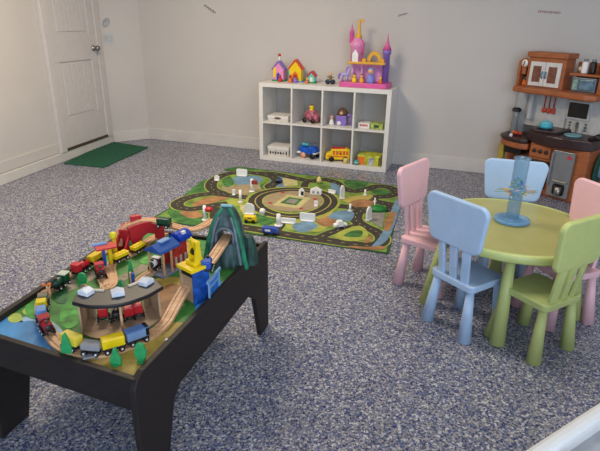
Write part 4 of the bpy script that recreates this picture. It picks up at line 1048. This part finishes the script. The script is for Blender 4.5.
# main dark counter, bowed
pts = [(-.38, .42), (-.385, .1)]+[(-.385+.575*k/8, .085-.085*math.sin(math.pi*k/8)) for k in range(9)]+[(.195, .42)]
MB().prism(pts, .455, .545, bevel=.012).build('counter', kdark, K)
MB().prism([(-.385, .42), (-.39, .12), (-.30, .06), (-.12, .1), (-.12, .42)], .54, .567, bevel=.008).build('stove_top', kdark, K)
MB().lathe((-.27, .17, .567), [(.075, 0), (.075, .004), (.06, .005), (.001, .005)]).build('burner', black, K)
MB().tube(smooth_path([(.15, .12, .555), (.2, .07, .575), (.235, .045, .59)], 5), .026, 14).build('counter_grip', kdark, K)
MB().ball((.238, .043, .592), .03).build('grip_knob', black, K)
MB().lathe((-.02, .17, .546), [(.068, 0), (.072, .012), (.064, .012), (.055, .003), (.001, .002)]).build('sink_bowl', mat('sink_teal', (120, 170, 180), .3), K)
MB().tube(smooth_path([(-.05, .28, .545), (-.05, .28, .62), (-.04, .25, .645), (-.03, .21, .62)], 5), .010, 10).build('faucet', steel, K)
# left lower counter
pts = [(-.37, .40), (-.62, .40)]+[(-.62+.0*k, .40-.2*k/3) for k in range(1, 3)]+[(-.60, .14), (-.54, .08), (-.44, .04), (-.33, .03), (-.28, .06), (-.28, .40)]
MB().prism(pts, .425, .465, bevel=.01).build('side_counter', kdark, K)
MB().prism([(p[0]*.985, p[1]+.012) for p in pts], .37, .425, bevel=.008).build('side_counter_rim', kwood, K)
kb(-.60, -.545, .14, .2, 0, .375, mat('post_yellow', (170, 150, 60), .5), 'side_post', .01)
kb(-.6, -.36, .3, .4, 0, .38, kwood, 'side_back_panel', .006)
kb(-.52, -.36, .12, .33, .30, .365, black, 'side_drawer', .006)
kb(-.6, -.36, .14, .38, .02, .05, kwood, 'side_lower_shelf', .006)
# back panels
kb(-.53, -.12, .34, .37, .54, .87, kwhite, 'back_panel', .004)
kb(-.62, -.52, .33, .37, .46, .87, mat('pale_clear_plastic', (176, 180, 182), .3), 'left_panel', .008)
kb(-.145, .17, .34, .37, .54, .87, kwhite, 'tall_panel', .004)
kb(-.475, -.435, .28, .36, .60, .87, mat('pale_clear_plastic', (176, 180, 182), .3), 'upright_post', .01)
fr_ = kb(-.135, .065, .325, .345, .655, .815, kwhite, 'screen_frame', .004)
kb(-.118, .048, .318, .326, .675, .80, mat('screen_black', (20, 18, 18), .3), 'screen', .002, fr_)
b = MB()
for i in range(3):
    for j in range(3): MB().lathe((-.09+.07*i, .338, .575+.026*j), [(.011, 0), (.010, .006), (.001, .007)], n=12, axis=(0, -1, 0)).build('button', mat('button_grey', (116, 118, 112), .5), K)
# upper shelf tray, bowed
pts = [(-.58, .38), (-.59, .2), (-.565, .13), (-.45, .10), (-.2, .10), (.0, .06), (.12, .03), (.2, .07), (.22, .38)]
MB().prism(pts, .855, .905, bevel=.014).build('upper_tray', kwood, K)
kb(-.505, -.165, .22, .38, .9, 1.165, kwood, 'wall_cabinet', .006)
kb(-.52, -.15, .20, .39, 1.155, 1.20, kwood, 'cabinet_cornice', .008)
for s_, x0 in ((-1, -.475), (1, -.333)):
    dd_ = kb(x0, x0+.138, .205, .222, .915, 1.12, mat('cabinet_door_white', (214, 212, 208), .45), 'cabinet_door', .004)
    kb(x0+.032, x0+.106, .200, .206, .95, 1.085, mat('cabinet_inset', (118, 72, 56), .6, .2, 30), 'door_inset', .002, dd_)
    MB().tube(smooth_path([(-.336+s_*.014, .203, .985), (-.336+s_*.018, .185, 1.01), (-.336+s_*.014, .203, 1.04)], 4), .006, 8).build('door_handle', mat('handle_blue', (70, 120, 150), .4), dd_)
# left open shelf of the wall unit and its arch
kb(-.59, -.50, .345, .375, .9, 1.12, kwood, 'side_shelf_back', .006)
kb(-.60, -.575, .22, .375, .9, 1.12, kwood, 'side_shelf_end', .008)
b = MB(); b.tube([(-.545+.035*math.cos(R(a_)), .235, 1.10+.0*a_+.035*math.sin(R(a_))) for a_ in range(0, 361, 20)], .011, 8); b.build('clock_ring', kwood, K)
ck = MB().lathe((-.545, .232, 1.10), [(.034, 0), (.034, .006), (.001, .006)], axis=(0, -1, 0)).build('clock_face', whitep, K)
MB().box((-.549, .224, 1.096), (.008, .003, .04), ry=R(12)).build('clock_hand', black, ck)
kb(-.565, -.525, .226, .25, 1.0, 1.07, kwood, 'clock_bracket', .006)
# right hand upper shelves
kb(-.125, .2, .345, .375, .9, 1.135, kwood, 'shelf_back', .004)
kb(-.125, .2, .22, .375, 1.03, 1.05, kwood, 'upper_shelf', .004)
kb(.13, .2, .20, .375, .9, 1.135, kwood, 'shelf_end', .008)
mw = kb(-.085, .11, .215, .34, .906, 1.02, mat('microwave_grey', (96, 112, 124), .3, .15, 20), 'microwave', .006)
kb(-.02, .095, .209, .216, .925, 1.005, mat('microwave_window', (92, 120, 140), .12, .3, 14), 'microwave_window', .003, mw)
kb(-.075, -.035, .205, .216, .92, 1.005, mat('keypad', (130, 160, 150), .4, .4, 60), 'microwave_keypad', .003, mw)
K_m = Matrix.Translation((2.190, 4.281, 0)) @ Matrix.Rotation(R(-52), 4, 'Z')
def kth(name, p, label, cat, rz=0):
    dx = -.055 if p[2] > .6 else (-.075 if p[0] < -.4 else 0)
    return thing(name, K_m @ (Vector(p)+Vector((dx, 0, 0))), R(-52)+rz, label, cat)
UPN = ('back_panel', 'left_panel', 'tall_panel', 'upright_post', 'screen_frame', 'button', 'upper_tray', 'wall_cabinet', 'cabinet_cornice', 'cabinet_door', 'side_shelf_back', 'side_shelf_end', 'clock_ring', 'clock_face', 'clock_bracket', 'shelf_back', 'upper_shelf', 'shelf_end', 'microwave')
for ch in K.children:
    nm = ch.name.split('.')[0]
    if nm in UPN or (nm == 'door_handle' and ch.parent == K): ch.location.x -= .055
    if nm in ('side_counter', 'side_counter_rim', 'side_post', 'side_back_panel', 'side_drawer', 'side_lower_shelf'): ch.location.x -= .075
for i, (x, col_, zt) in enumerate(((-.344, 'left', 0), (-.300, 'middle', 1), (-.255, 'right', 2))):
    u = kth('toy_utensil', (x, .33, .70), 'red toy %s hanging %s of the three on the kitchen back panel' % (('spoon', 'ladle', 'spatula')[i], ('leftmost', 'middle', 'rightmost')[i]), 'utensil')
    MB().cone((0, 0, .02), (0, 0, .14), .006, .005, 10).build('handle', mat('utensil_red', (180, 66, 44), .4), u)
    if i == 2: MB().prism(rounded(.036, .05, .01, y0=-.025), -.004, .004, UP).build('blade', mat('utensil_red', (180, 66, 44), .4), u)
    else: MB().ball((0, 0, 0), .021+.002*i, sy=.4, sz=1.2).build('bowl', mat('utensil_red', (180, 66, 44), .4), u)
    MB().cone((0, .012, .135), (0, -.008, .135), .004, .004, 8).build('hook', steel, u)
u = kth('toy_pot', (-.27, .17, .573), 'light blue toy pot with lid on the kitchen stove', 'pot')
MB().lathe((0, 0, 0), [(.045, 0), (.055, .008), (.057, .04), (.05, .04), (.001, .039)]).build('pot_body', teal, u)
MB().lathe((0, 0, .0405), [(.057, 0), (.045, .014), (.012, .022), (.012, .032), (.001, .033)]).build('pot_lid', mat('lid_blue', (110, 190, 210), .35), u)
u = kth('toy_coffee_pot', (-.545, .26, .4655), 'clear toy coffee maker with a black lid on the left counter', 'coffee pot')
MB().lathe((0, 0, 0), [(.036, 0), (.038, .02), (.03, .15), (.034, .2), (.001, .2)]).build('pot_body', mat('clear_grey', (150, 156, 160), .1, trans=.4), u)
MB().lathe((0, 0, .2), [(.04, 0), (.044, .012), (.03, .03), (.001, .032)]).build('pot_lid', black, u)
u = kth('toy_food', (-.46, .17, .4655), 'red and orange toy food pile on the left kitchen counter', 'toy food')
MB().ball((0, 0, .02), .024, sz=.8).ball((.035, .01, .018), .021, sz=.8).build('food_body', mat('food_red', (186, 66, 44), .4), u)
MB().ball((-.035, .015, .018), .02, sz=.8).build('food_orange', orange, u)
u = kth('toy_jar', (-.445+.0, .06, .4655), 'small white toy jar at the edge of the left counter', 'jar')
MB().lathe((0, 0, 0), [(.012, 0), (.014, .02), (.01, .028), (.001, .028)]).build('jar_body', whitep, u); MB().cone((0, 0, .0285), (0, 0, .038), .01, .01).build('jar_lid', greyp, u)
for x, m_, l_ in ((-.03, whitep, 'white'), (.035, black, 'dark')):
    u = kth('toy_bottle', (x, .27, 1.0505), '%s toy bottle on the upper right kitchen shelf' % l_, 'bottle')
    MB().lathe((0, 0, 0), [(.024, 0), (.026, .01), (.026, .085), (.018, .095), (.001, .095)]).build('bottle_body', m_, u)
    MB().lathe((0, 0, .095), [(.018, 0), (.018, .02), (.001, .02)]).build('bottle_cap', greyp, u)
u = kth('toy_plate', (-.09, .335, 1.0505), 'small pale round toy dish on the upper right kitchen shelf', 'dish')
MB().lathe((0, -.005, .03), [(.03, 0), (.026, .006), (.001, .004)], axis=(0, -1, 0)).build('dish_face', mat('dish_tan', (170, 128, 100), .5), u)
MB().lathe((0, -.0112, .03), [(.016, 0), (.014, .002), (.001, .002)], axis=(0, -1, 0)).build('dish_centre', whitep, u)
u = kth('toy_phone', (-.535, .28, .9055), 'small tan and blue toy telephone on the left end of the kitchen upper tray', 'telephone')
MB().prism([(-.03, 0), (.03, 0), (.024, .03), (-.02, .05)], -.02, .02, UP, bevel=.004).build('phone_body', orange, u)
MB().tube([(-.028, 0, .055), (-.01, 0, .062), (.012, 0, .052), (.026, 0, .036)], .008).build('phone_receiver', mat('handle_blue', (70, 120, 150), .4), u)
u = kth('hanging_bag', (.215, .24, .17), 'dark green and blue cloth bag hanging on the right side of the play kitchen', 'bag')
MB().lathe((0, 0, 0), [(.01, 0), (.06, .02), (.08, .09), (.07, .19), (.04, .24), (.02, .27)], sx=.28, sy=1.1).build('bag_body', mat('bag_green', (26, 72, 58), .8, .2, 20), u)
MB().prism(rounded(.09, .12, .03, y0=.06), .0, .004, Matrix.Translation((.0215, 0, 0)) @ Matrix.Rotation(R(90), 4, 'Z') @ UP).build('bag_patch', mat('bag_blue', (110, 140, 170), .8, .2, 20), u)
MB().tube([(0, -.02, .26), (-.005, 0, .30), (0, .02, .26)], .005).build('bag_strap', mat('bag_green', (26, 72, 58), .8, .2, 20), u)

# ------------------------------------------------------------------ white plastic shelf unit at the near right
zc = .5
e0 = at(518, 453, zc); e1 = at(602, 399, zc); ed = (e1-e0).normalized(); en = Vector((ed.y, -ed.x, 0))
W_ = thing('white_rack', Vector(((e0+ed*.2).x, (e0+ed*.2).y, 0)), math.atan2(ed.y, ed.x), 'white plastic open-topped rack cut off by the bottom right corner', 'rack')
wp_ = mat('white_rack_plastic', (222, 222, 220), .45, .02)
X0, X1, Y1 = -.75, .75, -.42
MB().box(((X0+X1)/2, -.018, zc-.02), (X1-X0, .036, .04), bevel=.012).build('rim', wp_, W_)
MB().box(((X0+X1)/2, Y1+.018, zc-.02), (X1-X0, .036, .04), bevel=.012).build('rim', wp_, W_)
for x in (X0, X1): MB().box((x, Y1/2, zc-.02), (.036, -Y1, .04), bevel=.012).build('rim', wp_, W_)
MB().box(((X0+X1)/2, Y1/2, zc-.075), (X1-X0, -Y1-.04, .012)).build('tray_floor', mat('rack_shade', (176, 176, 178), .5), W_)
for x in (-.1, .35): MB().box((x, Y1/2, zc-.035), (.035, -Y1-.02, .03), bevel=.01).build('cross_bar', wp_, W_)
for y in (-.018, Y1+.018): MB().box(((X0+X1)/2, y, zc-.07), (X1-X0-.02, .02, .08)).build('side_wall', wp_, W_)
for x in (X0, X1):
    for y in (-.018, Y1+.018): MB().cone((x, y, 0), (x, y, zc-.03), .016, .018, 16).build('leg', wp_, W_)

# ------------------------------------------------------------------ lights
def area(name, loc, target, size, energy, c, sy=None):
    l = bpy.data.lights.new(name, 'AREA'); l.energy = energy; l.size = size; l.color = c
    if sy: l.shape = 'RECTANGLE'; l.size_y = sy
    o = bpy.data.objects.new(name, l); col.objects.link(o); o.location = loc
    o.rotation_euler = (Vector(target)-Vector(loc)).to_track_quat('-Z', 'Y').to_euler()
area('daylight_opening', (.9, -2.0, 1.5), (.6, 2.4, .4), 4.6, 150, (.70, .83, 1), 2.2)
area('ceiling_lamp', (-1.2, 3.6, 2.62), (-1.2, 3.7, 0), .9, 84, (1, .83, .62), .9)
area('ceiling_lamp', (1.2, 2.2, 2.62), (1.2, 2.3, 0), .8, 24, (1, .93, .84), .8)
w = bpy.data.worlds.new('world'); scn.world = w; w.use_nodes = True
w.node_tree.nodes['Background'].inputs[0].default_value = (.72, .8, 1, 1); w.node_tree.nodes['Background'].inputs[1].default_value = .55
scn.view_settings.view_transform = 'Standard'; scn.view_settings.look = 'None'; scn.view_settings.exposure = -.13
